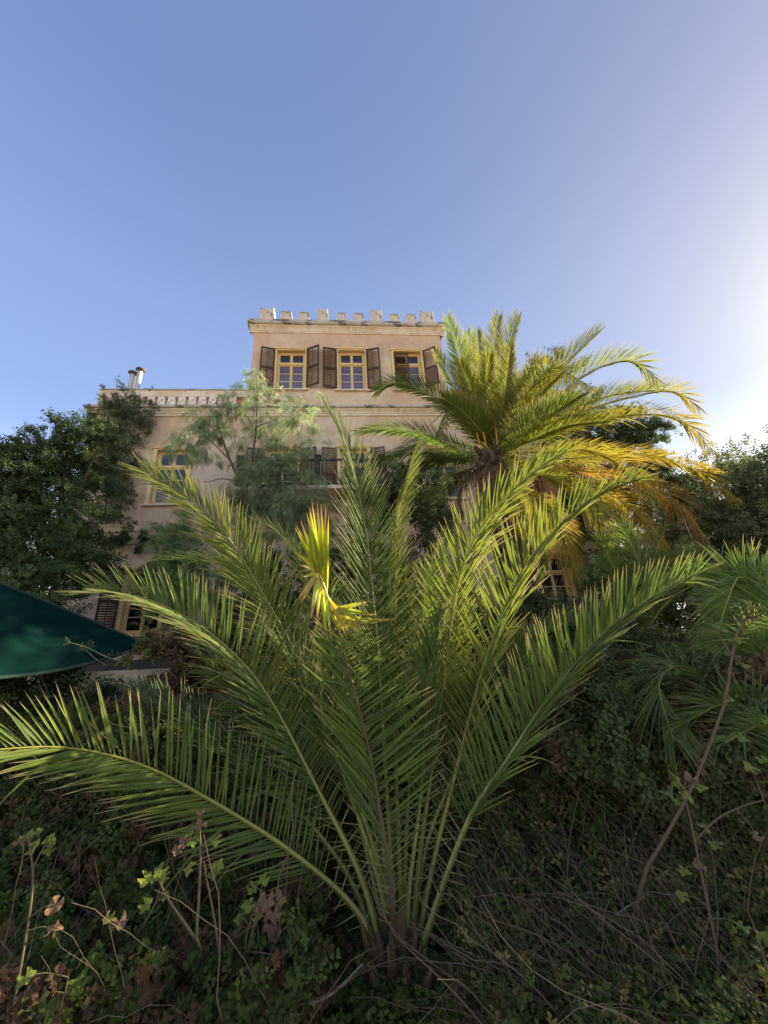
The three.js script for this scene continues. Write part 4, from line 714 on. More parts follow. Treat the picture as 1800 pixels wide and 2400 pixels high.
{ // dark creeper tree at the right end of the house
  const base = V(9.4, groundY(9.4, -12.6), -12.6), t = thing('evergreen_tree', 'dark evergreen behind the tall palm at the right end of the house', 'tree', base.toArray());
  const q = (x, y, z = -12.9) => onZ(x, y, z);
  const bl = [[1255, 890, 38], [1235, 905, 28], [1250, 950, 55], [1320, 940, 40], [1400, 965, 50], [1480, 990, 45], [1530, 1020, 36], [1420, 1040, 85], [1330, 1010, 80], [1500, 1080, 70], [1300, 1110, 100], [1440, 1150, 110], [1550, 1110, 40], [1380, 1250, 90], [1520, 1190, 80], [1290, 860, 24]].map(([x, y, r]) => blob(x, y, r, -12.8 + R(-0.5, 0.4), 0.6));
  cloud('crown', t, S.mid, M.leaf, bl, 17000, { colors: [[0.07, 0.105, 0.035], [0.09, 0.125, 0.036], [0.055, 0.085, 0.032]], clump: 0.22, outer: 0.5 }).userData.kind = 'stuff';
  cloud('shoots', t, S.small, M.leaf, [[1236, 832, 4], [1243, 843, 5], [1249, 854, 7], [1256, 866, 9], [1286, 846, 5], [1292, 858, 8], [1330, 900, 9], [1310, 880, 7]].map(([x, y, r]) => blob(x, y, r, -12.9, 0.1, 1.4)), 260, { clumps: 60, colors: [[0.08, 0.11, 0.05]], clump: 0.06, size: [0.5, 1] }).userData.kind = 'stuff';
  mesh('trunk', limb([base, q(1420, 1300), q(1400, 1150), q(1360, 1000)].map(p => p.clone().sub(base)), 0.2, 0.06, 16, 9), M.bark, t);
  branches(t, [[[q(1395, 1120), q(1440, 1040), q(1490, 1000)], 0.07, 0.015], [[q(1370, 1020), q(1290, 930), q(1255, 880), q(1240, 832)], 0.06, 0.006]]);
}
function roundTree(name, label, base, blobs, count, o, group) {
  const t = thing(name, label, 'tree', base.toArray(), group);
  cloud('crown', t, o.geo || S.mid, M.leaf, blobs, count, o).userData.kind = 'stuff';
  const c = blobs.reduce((a, b) => a.add(b[0]), V(0, 0, 0)).divideScalar(blobs.length);
  mesh('trunk', limb([V(0, -0.1, 0), base.clone().lerp(c, 0.5).add(V(0.2, 0, 0.1)).sub(base), c.clone().sub(base).add(V(0, 0.6, 0))], 0.22, 0.06, 14, 9), M.bark, t);
  branches(t, blobs.slice(0, 7).map(b => [[base.clone().lerp(c, 0.6), c.clone().lerp(b[0], 0.5).add(V(0, -0.15, 0)), b[0].clone()], 0.06, 0.012]));
  return t;
}
{
  const b1 = V(9.6, groundY(9.6, -9.6), -9.6), cols = { colors: [[0.15, 0.19, 0.08], [0.17, 0.21, 0.085], [0.13, 0.165, 0.075], [0.19, 0.23, 0.09]], clump: 0.25, outer: 0.45 };  // leaf greens lightened, glare haze near the sun put into the colour
  roundTree('broadleaf_tree', 'rounded dark tree against the bright sky at the right edge', b1, [[1700, 1120, 40], [1755, 1110, 40], [1645, 1130, 36], [1700, 1185, 70], [1780, 1190, 60], [1620, 1200, 60], [1690, 1260, 80], [1790, 1270, 80], [1600, 1260, 60], [1850, 1170, 70], [1880, 1230, 90], [1680, 1340, 80], [1780, 1360, 80], [1560, 1330, 60]].map(([x, y, r]) => blobD(x, y, r, 13.6 + R(-0.7, 0.7), 1.2)), 10500, { ...cols, clump: 0.36 });
  // more of the same trees stand outside the frame to the right and shade the garden
  for (const [x, z, h, k] of [[13.1, -6.9, 7.7, 0], [11.6, -4.0, 7.4, 1], [14.2, -10.2, 6.6, 2]]) {
    const b = V(x, groundY(x, z), z), bl = []; for (let i = 0; i < 12; i++) bl.push([V(x + gauss() * 1.1, mix(1.6, h - 0.6, (i + 0.5) / 12), z + gauss() * 1.1), V(1.15, 0.9, 1.15)]);
    roundTree('broadleaf_tree', ['rounded tree beyond the right edge, nearest to the dark tree', 'rounded tree beyond the right edge, closest to the camera', 'rounded tree beyond the right edge, farthest along the garden'][k], b, bl, 8000, cols);
  }
}
{ // shrubs in the middle, behind the foreground palm
  const sh = (name, label, blobs, count, geo, o) => {
    const c = blobs.reduce((a, b) => a.add(b[0]), V(0, 0, 0)).divideScalar(blobs.length), base = V(c.x, groundY(c.x, c.z), c.z), t = thing(name, label, 'shrub', base.toArray());
    cloud('foliage', t, geo, M.leaf, blobs, count, o).userData.kind = 'stuff';
    branches(t, blobs.slice(0, 6).map(b => [[base.clone(), base.clone().lerp(b[0], 0.6).add(V(R(-0.1, 0.1), 0, 0)), b[0].clone()], 0.02, 0.005]), M.bark, 'stem');
    return t;
  };
  sh('garden_shrub', 'small-leaved shrub below the right ground-floor window', [[1120, 1470, 60], [1180, 1450, 60], [1240, 1460, 60], [1300, 1470, 60], [1370, 1480, 60], [1440, 1490, 60], [1160, 1540, 70], [1260, 1550, 80], [1360, 1570, 80], [1460, 1570, 70], [1080, 1540, 60]].map(([x, y, r]) => blobD(x, y, r, 7.2 + R(-0.5, 0.5), 0.5)), 11000, S.round, { colors: [[0.08, 0.115, 0.04], [0.10, 0.14, 0.045], [0.06, 0.09, 0.035]], clump: 0.13 });
  sh('garden_shrub', 'shrub with drying leaves at the foot of the wall, left of the palm', [[450, 1540, 50], [400, 1665, 50], [490, 1570, 60], [330, 1700, 45], [440, 1650, 60], [530, 1620, 80], [260, 1690, 50], [340, 1690, 60], [600, 1560, 70], [560, 1480, 60]].map(([x, y, r]) => blobD(x, y, r, 6.0 + R(-0.4, 0.4), 0.4)), 8000, S.round, { colors: [[0.075, 0.10, 0.035], [0.16, 0.09, 0.045], [0.06, 0.085, 0.03], [0.12, 0.10, 0.04], [0.19, 0.10, 0.06]], clump: 0.11 });
  sh('garden_shrub', 'leafy shrub behind the middle fronds under the balcony', [[640, 1330, 60], [720, 1330, 60], [800, 1340, 70], [900, 1360, 80], [980, 1330, 60], [700, 1420, 80], [820, 1440, 90], [950, 1440, 80], [600, 1420, 70], [1040, 1400, 70], [1080, 1330, 50], [860, 1260, 50], [900, 1180, 46], [960, 1205, 56], [1020, 1225, 56], [860, 1170, 36], [1000, 1160, 46], [940, 1125, 36]].map(([x, y, r]) => blobD(x, y, r, 8.6 + R(-0.6, 0.6), 0.6)), 11000, S.small, { colors: [[0.08, 0.12, 0.036], [0.10, 0.14, 0.04], [0.065, 0.10, 0.034]], clump: 0.18 });
  sh('garden_shrub', 'dim bramble thicket under the right fronds, before the bank', [[1250, 1640, 60], [1350, 1650, 70], [1450, 1680, 70], [1550, 1700, 70], [1400, 1750, 80], [1650, 1740, 80], [1500, 1800, 80], [1750, 1790, 90], [1300, 1720, 70], [1620, 1850, 80], [1780, 1650, 70], [1180, 1650, 50]].map(([x, y, r]) => blobD(x, y, r, 4.3 + R(-0.3, 0.3), 0.3)), 9000, S.round, { colors: [[0.115, 0.155, 0.05], [0.14, 0.18, 0.055], [0.09, 0.125, 0.045], [0.16, 0.115, 0.05]], clump: 0.1 });
  sh('garden_shrub', 'bright shrub between the tall palm and the right tree', [[1500, 1330, 45], [1560, 1340, 45], [1610, 1320, 40], [1450, 1340, 45], [1400, 1370, 40], [1640, 1350, 40], [1540, 1400, 60], [1440, 1410, 60], [1640, 1420, 60], [1540, 1470, 55], [1610, 1480, 55], [1490, 1460, 50], [1680, 1470, 55], [1720, 1400, 50], [1740, 1480, 60]].map(([x, y, r]) => blobD(x, y, r, 8.6 + R(-0.4, 0.4), 0.5)), 6000, S.small, { colors: [[0.16, 0.21, 0.06], [0.13, 0.18, 0.06], [0.19, 0.23, 0.07]], clump: 0.15 });
}
{ // sapling with pale leaves at the right
  const base = onZ(1640, 1420, -7.2), t = thing('sapling', 'thin pale sapling with small leaf tufts before the dark right tree', 'sapling', base.toArray());
  const q = (x, y) => onZ(x, y, -7.2);
  branches(t, [[[base, q(1630, 1290), q(1612, 1240), q(1592, 1190), q(1584, 1145)], 0.016, 0.008], [[q(1612, 1240), q(1625, 1222), q(1632, 1214)], 0.006, 0.003], [[q(1660, 1330), q(1690, 1300), q(1696, 1275)], 0.008, 0.003]], std({ color: lin(0.42, 0.37, 0.29), roughness: 0.9 }), 'stem');
  cloud('foliage', t, S.mid, M.leaf, [[1585, 1145, 20], [1600, 1150, 14], [1586, 1168, 12], [1598, 1195, 8], [1612, 1205, 8], [1632, 1217, 9], [1697, 1280, 12], [1694, 1296, 10], [1650, 1262, 14], [1620, 1290, 18], [1650, 1300, 20], [1600, 1300, 22]].map(([x, y, r]) => blob(x, y, r, -7.2, 0.12)), 330, { colors: [[0.15, 0.21, 0.07], [0.13, 0.18, 0.06]], clump: 0.06 }).userData.kind = 'stuff';
}
{ // dry vine in front of the ground-floor window
  const base = at(1230, 1500, 7.6), t = thing('dry_vine', 'tangle of dry tan vine stems before the right ground-floor window', 'vine', base.toArray()), mb = new MB();
  for (let k = 0; k < 130; k++) { const s = at(R(1160, 1300), R(1420, 1490), 7.6 + R(-0.2, 0.3)).sub(base), pts = [s]; let d = V(R(-1, 1), R(0.2, 1.2), R(-0.3, 0.3)).normalize(); for (let i = 0; i < 5; i++) { d.add(V(gauss() * 0.5, gauss() * 0.4 - 0.05, gauss() * 0.3)).normalize(); pts.push(pts[i].clone().addScaledVector(d, R(0.06, 0.14))); } mb.tube(pts, u => mix(0.006, 0.002, u), 4, mix3([0.40, 0.26, 0.13], [0.55, 0.40, 0.22], rnd())); }
  mesh('stems', mb.geo(), M.twig, t).userData.kind = 'stuff';
}
{ // dark pole at the right edge
  const a = at(1690, 1338, 8.2), b = at(1880, 1280, 8.0), t = thing('metal_pole', 'dark slanting pole showing above the fronds at the right edge', 'pole', a.toArray());
  mesh('pole', limb([V(0, 0, 0), b.clone().sub(a).multiplyScalar(0.5), b.clone().sub(a)], 0.045, 0.045, 10, 12), M.iron, t);
  mesh('post', limb([b.clone().sub(a).multiplyScalar(0.98), V(b.x - a.x, groundY(b.x, b.z) - a.y, b.z - a.z)], 0.05, 0.05, 8, 12), M.iron, t);
}

// ------------------------------------------------------------------ shade sail, wall
{
  const tip = at(346, 1512, 6.6), ul = at(-420, 1215, 7.6), ll = at(-460, 1600, 4.6);
  const t = thing('shade_sail', 'dark green triangular shade sail at the left edge', 'shade sail', tip.toArray());
  const up = (s) => tip.clone().lerp(ul, s).add(V(0, 0.05 * Math.sin(Math.PI * s), 0)), lo = (s) => tip.clone().lerp(ll, s).add(V(0, 0.0, 0)).add(V(0, -0.16 * Math.sin(Math.PI * clamp(s * 1.05)), 0));
  const pos = [], uv = [], idx = [], A = 36, Bn = 18;
  for (let i = 0; i <= A; i++) for (let j = 0; j <= Bn; j++) { const s = i / A, v = j / Bn, p = up(s).lerp(lo(s), v); p.z -= 0.22 * Math.sin(Math.PI * v) * Math.sin(Math.PI * Math.min(1, s)) + 0.012 * Math.sin(v * 9 + s * 5); p.y += 0.02 * Math.sin(s * 11 + v * 4) * v * (1 - v); p.sub(tip); pos.push(p.x, p.y, p.z); uv.push(s * 6, v * 3); }
  for (let i = 0; i < A; i++) for (let j = 0; j < Bn; j++) { const a = i * (Bn + 1) + j, b = a + Bn + 1; idx.push(a, a + 1, b, b, a + 1, b + 1); }
  const g = new THREE.BufferGeometry(); g.setAttribute('position', new THREE.Float32BufferAttribute(pos, 3)); g.setAttribute('uv', new THREE.Float32BufferAttribute(uv, 2)); g.setIndex(idx); g.computeVertexNormals();
  mesh('cloth', g, M.sail, t);
  const edge = (f, n = 30) => Array.from({ length: n + 1 }, (_, i) => f(i / n).sub(tip));
  mesh('hem', limbGeo(edge(up).map(p => ({ p, r: 0.018 })), 6, 0), M.hem, t); mesh('hem', limbGeo(edge(lo).map(p => ({ p, r: 0.018 })), 6, 0), M.hem, t);
  const anchor = at(470, 1470, 7.4); mesh('rope', limbGeo([V(0, 0, 0), anchor.clone().sub(tip)].map(p => ({ p, r: 0.008 })), 6, 0), M.hem, t);
}
{ // low garden wall with a rendered coping, stones showing under the creeper
  const a = at(-260, 1590, 6.2), b = at(430, 1532, 6.9), base = V(a.x, groundY(a.x, a.z) - 0.3, a.z), t = thing('garden_wall', 'low rubble garden wall under the shade sail, partly overgrown', 'wall', base.toArray());
  const dir = V(b.x - a.x, 0, b.z - a.z), len = dir.length(); dir.normalize(); const ry = Math.atan2(-dir.z, dir.x), top = 1.46 - base.y;
  const grp = (g) => g.rotateY(ry);
  mesh('core', grp(bx(len, top - 0.06, 0.34, len / 2, (top - 0.06) / 2, -0.02)), M.mortar, t);
  mesh('coping', grp(cbx(len * 0.62, 0.24, 0.5, len * 0.69, top + 0.12, 0, 0.03)), M.trim, t);
  let y = 0.5;
  const variants = [0, 1, 2, 3].map(() => { const s = new THREE.DodecahedronGeometry(0.5, 1), p = s.attributes.position; for (let i = 0; i < p.count; i++) { const q = V(p.getX(i), p.getY(i), p.getZ(i)), k = 1 + 0.12 * Math.sin(q.x * 9 + q.y * 7) + 0.08 * Math.sin(q.z * 11); p.setXYZ(i, clamp(q.x * k * 1.3, -0.5, 0.5), clamp(q.y * k * 1.3, -0.5, 0.5), q.z * k); } s.computeVertexNormals(); return s; });
  while (y < top - 0.12) { const h = R(0.13, 0.2); for (let x = 0.1; x < len - 0.1;) { const w = R(0.16, 0.36); const m = mesh('stone', variants[Math.floor(rnd() * 4)], M.stone, t), p = V(x + w / 2, y + h / 2, 0.15).applyAxisAngle(YUP, ry); m.position.copy(p); m.scale.set(w - 0.02, h - 0.02, 0.2); m.rotation.set(0, ry, R(-0.06, 0.06)); x += w; } y += h; }
  const iv = thing('ivy', 'dark ivy spreading over the rubble wall under the sail', 'ivy', [base.x, base.y + top, base.z + 0.2]);
  cloud('foliage', iv, S.small, M.leaf, [[60, 1630, 36], [120, 1630, 36], [180, 1650, 36], [100, 1660, 46], [220, 1665, 36], [30, 1660, 30], [-60, 1640, 50], [160, 1690, 50]].map(([x, y, r]) => blobD(x, y, r, 6.0, 0.14)), 1500, { colors: [[0.025, 0.045, 0.022], [0.04, 0.06, 0.028]], clump: 0.1 }).userData.kind = 'stuff';
  const vi = thing('vine', 'sunlit pale vine shoots beside the tip of the shade sail', 'vine', at(350, 1560, 6.2).toArray());
  cloud('foliage', vi, S.round, M.leaf, [[360, 1500, 22], [340, 1525, 16], [380, 1520, 22], [350, 1490, 10], [300, 1545, 8], [212, 1524, 2], [228, 1533, 3], [250, 1541, 3], [172, 1508, 1.5], [196, 1520, 2]].map(([x, y, r]) => blobD(x, y, r, 6.0, 0.08)), 420, { clumps: 90, size: [0.5, 0.9], colors: [[0.16, 0.20, 0.06], [0.20, 0.14, 0.06], [0.13, 0.17, 0.05]], clump: 0.035 }).userData.kind = 'stuff';
  branches(vi, [[[at(300, 1555, 6), at(250, 1540, 5.95), at(205, 1518, 5.9), at(158, 1504, 5.9)], 0.006, 0.003], [[at(250, 1560, 6), at(225, 1545, 5.95), at(200, 1522, 5.9)], 0.005, 0.002], [[at(360, 1560, 6), at(350, 1520, 6), at(330, 1480, 6)], 0.005, 0.002]], std({ color: lin(0.24, 0.27, 0.12), roughness: 0.9 }), 'stem');
}

// ------------------------------------------------------------------ undergrowth in front
// points on the bank where the photograph looks at it
function bankPoint(px, py, lift) {
  const d = look(px, py); let t = 1.5; for (; t < 14; t += 0.03) { const x = d.x * t, z = d.z * t, y = EYE.y + d.y * t; if (y < groundY(x, z) + lift) break; }
  return EYE.clone().addScaledVector(d, t);
}
const fieldOf = (name, label, category, geo, mat, count, region, o) => {
  const { colors, lift = [0.02, 0.35], size = [0.8, 1.3], clump = 0.1, per = 18 } = o;
  const t = thing(name, label, category, [0, 0, -3.2]); t.userData.kind = 'stuff';
  const im = new THREE.InstancedMesh(geo, mat, count), col = new THREE.Color(); im.name = 'leaves'; im.castShadow = im.receiveShadow = true;
  let c = null;
  for (let i = 0; i < count; i++) {
    if (!c || i % per === 0) { const [px, py] = region(); const near = px > 740 && px < 1090 && py > 1850; c = { p: bankPoint(px, py, near ? R(0.01, 0.06) : R(...lift)), c: colors[Math.floor(rnd() * colors.length)].map(x => x * 1), k: R(0.7, 1.3) }; }
    D4.position.copy(c.p).add(V(gauss() * clump, gauss() * clump, gauss() * clump)); D4.position.z += 3.2;
    const d = V(gauss() * 0.7, 0.5 + gauss() * 0.6, 0.6 + gauss() * 0.5).normalize();
    D4.quaternion.setFromUnitVectors(YUP, d).multiply(QU.setFromAxisAngle(YUP, R(0, 6.28))); D4.scale.setScalar(R(...size) * clamp(c.p.distanceTo(EYE) / 3.4, 0.6, 1)); D4.updateMatrix(); im.setMatrixAt(i, D4.matrix);
    const j = R(0.75, 1.25) * c.k; im.setColorAt(i, col.setRGB(c.c[0] * j, c.c[1] * j, c.c[2] * j));
  }
  t.add(im); return t;
};
fieldOf('undergrowth', 'dense small-leaved green undergrowth covering the bank at the lower left', 'undergrowth', S.round, M.leaf, 24000, () => [R(-80, 900) , R(1660, 2440)], { colors: [[0.055, 0.085, 0.012], [0.075, 0.11, 0.014], [0.036, 0.056, 0.011], [0.048, 0.066, 0.012], [0.10, 0.052, 0.026]], lift: [0.02, 0.45], clump: 0.08, size: [0.55, 1.0] });
fieldOf('undergrowth', 'sparse yellow-green leaves among dry twigs on the bank at the lower right', 'undergrowth', S.tiny, M.leaf, 5200, () => [R(960, 1880), R(1640, 2440)], { colors: [[0.065, 0.09, 0.016], [0.10, 0.115, 0.018], [0.05, 0.075, 0.016], [0.15, 0.12, 0.03]], lift: [0.12, 0.42], clump: 0.1, per: 6, size: [0.7, 1.25] });
fieldOf('undergrowth', 'dark green bramble leaves behind the twigs on the bank at the lower right', 'undergrowth', S.tiny, M.leaf, 15000, () => [R(880, 1880), R(1600, 2440)], { colors: [[0.055, 0.082, 0.018], [0.07, 0.10, 0.02], [0.042, 0.064, 0.015], [0.10, 0.07, 0.03]], lift: [0.0, 0.36], clump: 0.1, per: 20, size: [0.8, 1.5] });
fieldOf('undergrowth', 'green weedy cover along the top of the bank at the right', 'undergrowth', S.round, M.leaf, 6500, () => [R(880, 1880), R(1545, 1760)], { colors: [[0.075, 0.115, 0.028], [0.09, 0.13, 0.03], [0.06, 0.09, 0.026], [0.13, 0.095, 0.04]], lift: [0.02, 0.5], clump: 0.13 });
{ // dry twigs
  const t = thing('dry_twigs', 'tangle of grey-brown dry twigs over the bank at the lower right', 'twigs', [1.4, 0.4, -3.6]); t.userData.kind = 'stuff';
  const mb = new MB(), off = t.position;
  const twig = (px, py, lift, dir, len, r, c) => { const pts = [bankPoint(px, py, lift)]; const d = dir.clone(); for (let i = 0; i < 6; i++) { d.add(V(gauss() * 0.4, gauss() * 0.36, gauss() * 0.25)).normalize(); pts.push(pts[i].clone().addScaledVector(d, len / 6)); } mb.tube(pts.map(p => p.sub(off)), u => mix(r, r * 0.35, u), 4, c); };
  for (let k = 0; k < 2000; k++) {
    let px = R(930, 1880), py = R(1600, 2440); if (py > 1880 && px < 1130) px = R(1130, 1880); const g = R(0.5, 1.1), c = mix3([0.055, 0.036, 0.022], [0.20, 0.145, 0.095], rnd() ** 1.6).map(x => x * g);
    const diag = rnd() < 0.55 ? V(-0.8, 0.55, 0.1) : V(gauss(), gauss(), gauss() * 0.4); twig(px, py, R(0.03, 0.42), diag.add(V(gauss() * 0.4, gauss() * 0.4, gauss() * 0.3)).normalize(), R(0.25, 0.75), R(0.0014, 0.0036), c);
  }
  for (let k = 0; k < 420; k++) twig(R(-40, 740), R(1700, 2430), R(0.03, 0.45), V(gauss(), gauss() + 0.4, gauss() * 0.4).normalize(), R(0.2, 0.7), R(0.0015, 0.004), mix3([0.06, 0.04, 0.025], [0.15, 0.105, 0.065], rnd()));
  for (const [x, y, dx, dy] of [[1600, 2180, 1, -0.55], [1560, 2300, 0.9, -0.5], [1420, 2180, 0.5, 0.6], [1660, 2270, 1, -0.6]]) twig(x, y, 0.35, V(dx, dy, 0.1).normalize(), 0.45, 0.006, [0.20, 0.16, 0.13]);
  mesh('twigs', mb.geo(), M.twig, t);
}
{ // fallen grey branch at the bottom
  const base = bankPoint(500, 2370, 0.2), t = thing('fallen_branch', 'bent grey fallen branch lying in the weeds at the bottom', 'branch', base.toArray());
  const q = (x, y, l = 0.3) => bankPoint(x, y, l);
  branches(t, [[[q(310, 2400), q(340, 2355), q(395, 2335), q(455, 2335), q(500, 2365), q(560, 2385)], 0.014, 0.008], [[q(455, 2336), q(420, 2340), q(398, 2355)], 0.008, 0.005], [[q(560, 2385), q(640, 2370), q(760, 2340), q(850, 2260)], 0.008, 0.005]], std({ color: lin(0.15, 0.125, 0.10), roughness: 0.9 }), 'limb');
}
// lobed leaves of the mallow-like plants
function lobed(r, col, dry = false) {
  const mb = new MB(), n = 22, pts = [];
  for (let i = 0; i <= n; i++) { const a = -2.65 + 5.3 * i / n, lobe = 0.86 + 0.14 * Math.cos(a * 5) + 0.035 * Math.cos(a * 17), rr = r * lobe * (1 - 0.12 * Math.abs(a) / 2.65); pts.push(V(Math.sin(a) * rr, 0.16 * r * Math.cos(a * 2.5) + (dry ? 0.35 * r * Math.sin(a * 4) : 0) + 0.12 * r * R(-1, 1), -Math.cos(a) * rr)); }
  for (let i = 0; i < n; i++) { const m1 = pts[i].clone().multiplyScalar(0.55), m2 = pts[i + 1].clone().multiplyScalar(0.55); m1.y *= 0.4; m2.y *= 0.4; const k = 0.9 + 0.2 * rnd(), c = col.map(x => x * k), c2 = col.map(x => x * k * 0.85); mb.tri(V(0, 0, 0), m2, m1, c2, c, c); mb.quad(m1, m2, pts[i + 1], pts[i], c); }
  return mb.geo();
}
const LOB = [lobed(0.05, [0.16, 0.205, 0.03]), lobed(0.05, [0.13, 0.175, 0.028]), lobed(0.05, [0.20, 0.225, 0.035]), lobed(0.05, [0.24, 0.14, 0.08], true), lobed(0.05, [0.19, 0.12, 0.075], true)];
const petMat = std({ color: lin(0.13, 0.13, 0.05), roughness: 0.8 });
function mallow(label, stems, leaves, stemCol) {
  const base = stems[0][0][0].clone(), t = thing('mallow_plant', label, 'plant', base.toArray());
  branches(t, stems, std({ color: lin(...stemCol), roughness: 0.85 }), 'stem');
  for (const [x, y, d, s, dry] of leaves) {
    const m = mesh('leaf', LOB[dry ? 3 + Math.floor(rnd() * 2) : Math.floor(rnd() * 3)], M.leaf, t); m.position.copy(at(x, y, d)).sub(base);
    m.quaternion.setFromUnitVectors(YUP, V(gauss() * 0.5, 0.75, 0.55 + gauss() * 0.4).normalize()).multiply(QU.setFromAxisAngle(YUP, R(0, 6.28))); m.scale.setScalar(s * 0.85);
    const lp = at(x, y, d); let best = null, bd = 1e9; for (const [sp] of stems) for (const q of curve(sp, 24)) { const e = q.distanceTo(lp); if (e < bd) { bd = e; best = q; } }
    if (bd < 0.16) mesh('petiole', limb([best.clone().sub(base), best.clone().lerp(lp, 0.6).add(V(0, 0.012, 0)).sub(base), lp.clone().sub(base)], 0.0022, 0.0014, 5, 5), petMat, t);
  }
  return t;
}
{
  const d = 2.75, p = (x, y, dd = 0) => at(x, y, d + dd), f = (x, y) => { const q = at(x, y, d); q.y = Math.max(0, groundY(q.x, q.z)); return q; };
  mallow('leggy lobed-leaf plant in the lower left, stem forking below the low frond', [[[f(492, 2345), p(475, 2250), p(462, 2205), p(466, 2100), p(470, 2010), p(468, 1940)], 0.009, 0.005], [[p(462, 2205), p(430, 2160), p(390, 2100), p(372, 2062)], 0.007, 0.004], [[f(530, 2330), p(512, 2230), p(498, 2130), p(484, 2060), p(478, 2020)], 0.007, 0.004]],
    [[440, 1950, d, 0.9], [432, 1975, d, 0.8, 1], [470, 1935, d, 0.9, 1], [508, 1968, d, 0.85], [452, 1970, d, 0.8], [340, 2058, d, 0.9], [378, 2040, d, 0.9], [360, 2058, d, 0.7], [446, 2035, d, 0.8], [510, 2030, d, 0.8], [500, 2045, d, 0.8], [388, 2055, d, 0.7], [470, 1905, d, 0.7, 1], [385, 2100, d, 0.6], [415, 1990, d, 0.7, 1]], [0.11, 0.085, 0.04]);
  mallow('lobed-leaf plant with crumpled brown leaves left of the palm base', [[[f(560, 2350), p(572, 2270), p(590, 2190), p(605, 2140), p(612, 2090)], 0.009, 0.005], [[f(600, 2350), p(575, 2240), p(580, 2180), p(602, 2120)], 0.007, 0.004], [[f(650, 2340), p(655, 2240), p(656, 2160)], 0.006, 0.004]],
    [[590, 2082, d, 0.75], [583, 2120, d, 0.9], [562, 2152, d, 0.7], [625, 2110, d, 1.1, 1], [640, 2140, d, 1.1, 1], [632, 2170, d, 0.9, 1], [650, 2100, d, 0.8, 1], [642, 2188, d, 0.9, 1], [660, 2110, d, 0.6], [620, 2060, d, 0.8], [536, 2280, d, 0.9, 1], [615, 2130, d, 1.0, 1], [600, 2150, d, 0.6]], [0.10, 0.08, 0.04]);
  mallow('pale lobed leaves low at the far left above the weeds', [[[f(80, 2150), p(78, 2060), p(70, 1990), p(66, 1965)], 0.006, 0.004], [[p(75, 2040), p(100, 1990), p(114, 1970)], 0.004, 0.003]],
    [[62, 1960, d, 0.8], [78, 1985, d, 0.9], [115, 1970, d, 0.7], [118, 1990, d, 0.7], [85, 1955, d, 0.7], [45, 1975, d, 0.6, 1], [280, 2160, d, 0.9, 1], [130, 2120, d, 0.9, 1], [255, 2150, d, 0.7], [125, 2180, d, 0.8, 1], [340, 2120, d, 0.8]], [0.10, 0.08, 0.04]);
  mallow('cluster of grey-green lobed leaves among brown ones at the very bottom left', [[[f(150, 2400), p(150, 2340), p(160, 2290)], 0.006, 0.004], [[f(330, 2390), p(300, 2340), p(270, 2320)], 0.006, 0.004]],
    [[180, 2310, d, 1.0], [200, 2340, d, 0.8], [245, 2330, d, 0.8], [270, 2320, d, 0.9], [130, 2355, d, 1.0, 1], [210, 2365, d, 0.8, 1], [170, 2360, d, 0.8], [95, 2340, d, 0.8], [345, 2310, d, 0.8, 1], [580, 2375, d, 1.3, 1], [300, 2285, d, 0.7], [60, 2290, d, 0.8]], [0.10, 0.08, 0.04]);
}
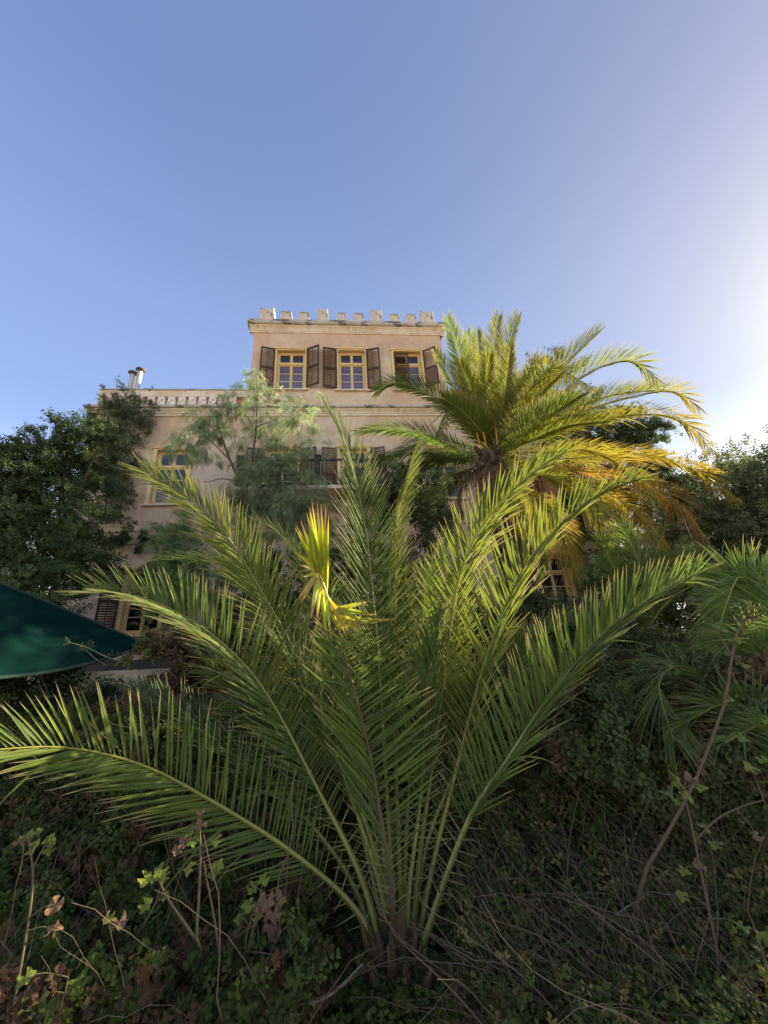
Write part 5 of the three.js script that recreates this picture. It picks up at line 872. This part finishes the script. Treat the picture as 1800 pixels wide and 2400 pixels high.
{
  const d = 2.9, p = (x, y, dd = 0) => at(x, y, d + dd), g0 = at(1470, 2250, 3.0); g0.y = Math.max(0, groundY(g0.x, g0.z));
  mallow('tall brown leaning stalk with a tuft of pale leaves on top at the right', [[[g0, p(1500, 2080, 0.05), p(1560, 1960), p(1620, 1850), p(1665, 1740), p(1700, 1640), p(1712, 1560), p(1728, 1480), p(1755, 1440)], 0.0095, 0.006], [[p(1716, 1540), p(1692, 1500), p(1675, 1470)], 0.006, 0.003], [[p(1755, 1450), p(1782, 1440), p(1795, 1430)], 0.005, 0.003]],
    [[1722, 1432, d, 0.6], [1748, 1412, d, 0.8], [1768, 1436, d, 0.7], [1790, 1432, d, 0.7], [1742, 1440, d, 0.6], [1690, 1462, d, 0.6], [1705, 1530, d, 0.5], [1728, 1540, d, 0.5, 1], [1735, 1418, d, 0.9], [1755, 1430, d, 0.9], [1775, 1424, d, 0.9], [1715, 1422, d, 0.7], [1765, 1448, d, 0.8, 1], [1732, 1452, d, 0.6, 1], [1680, 1470, d, 0.8], [1700, 1478, d, 0.6], [1720, 1505, d, 0.7], [1735, 1500, d, 0.7], [1745, 1560, d, 0.7], [1710, 1640, d, 0.6], [1590, 1880, d, 0.6]], [0.13, 0.088, 0.055]);
  const g1 = at(1640, 2150, 2.7); g1.y = Math.max(0, groundY(g1.x, g1.z));
  mallow('dim lobed-leaf plant under the leaning stalk at the right', [[[g1, at(1640, 2030, 2.7), at(1620, 1930, 2.7), at(1600, 1850, 2.7)], 0.006, 0.004], [[at(1630, 1970, 2.7), at(1680, 1920, 2.7), at(1740, 1890, 2.7), at(1790, 1875, 2.7)], 0.005, 0.003]],
    [[1560, 1860, 2.7, 0.9], [1590, 1840, 2.7, 0.8], [1610, 1870, 2.7, 0.9], [1640, 1845, 2.7, 0.8], [1620, 1825, 2.7, 0.8, 1], [1580, 1820, 2.7, 0.8], [1650, 1940, 2.7, 0.8], [1680, 1980, 2.7, 0.8], [1600, 2040, 2.7, 0.8], [1640, 2030, 2.7, 0.7, 1], [1760, 1800, 2.7, 0.9], [1790, 1780, 2.7, 0.8], [1740, 1730, 2.7, 0.8], [1800, 1690, 2.7, 0.8], [1775, 1960, 2.7, 0.6, 1], [1740, 2170, 2.7, 0.7], [1790, 2200, 2.7, 0.7], [1600, 2100, 2.7, 0.7]], [0.11, 0.078, 0.05]);
}

// ------------------------------------------------------------------ render
const renderer = new THREE.WebGLRenderer({ antialias: true });
renderer.setSize(768, 1024);
renderer.shadowMap.enabled = true; renderer.shadowMap.type = THREE.PCFSoftShadowMap;
renderer.toneMapping = THREE.LinearToneMapping; renderer.toneMappingExposure = EXPOSURE;
renderer.render(scene, camera);
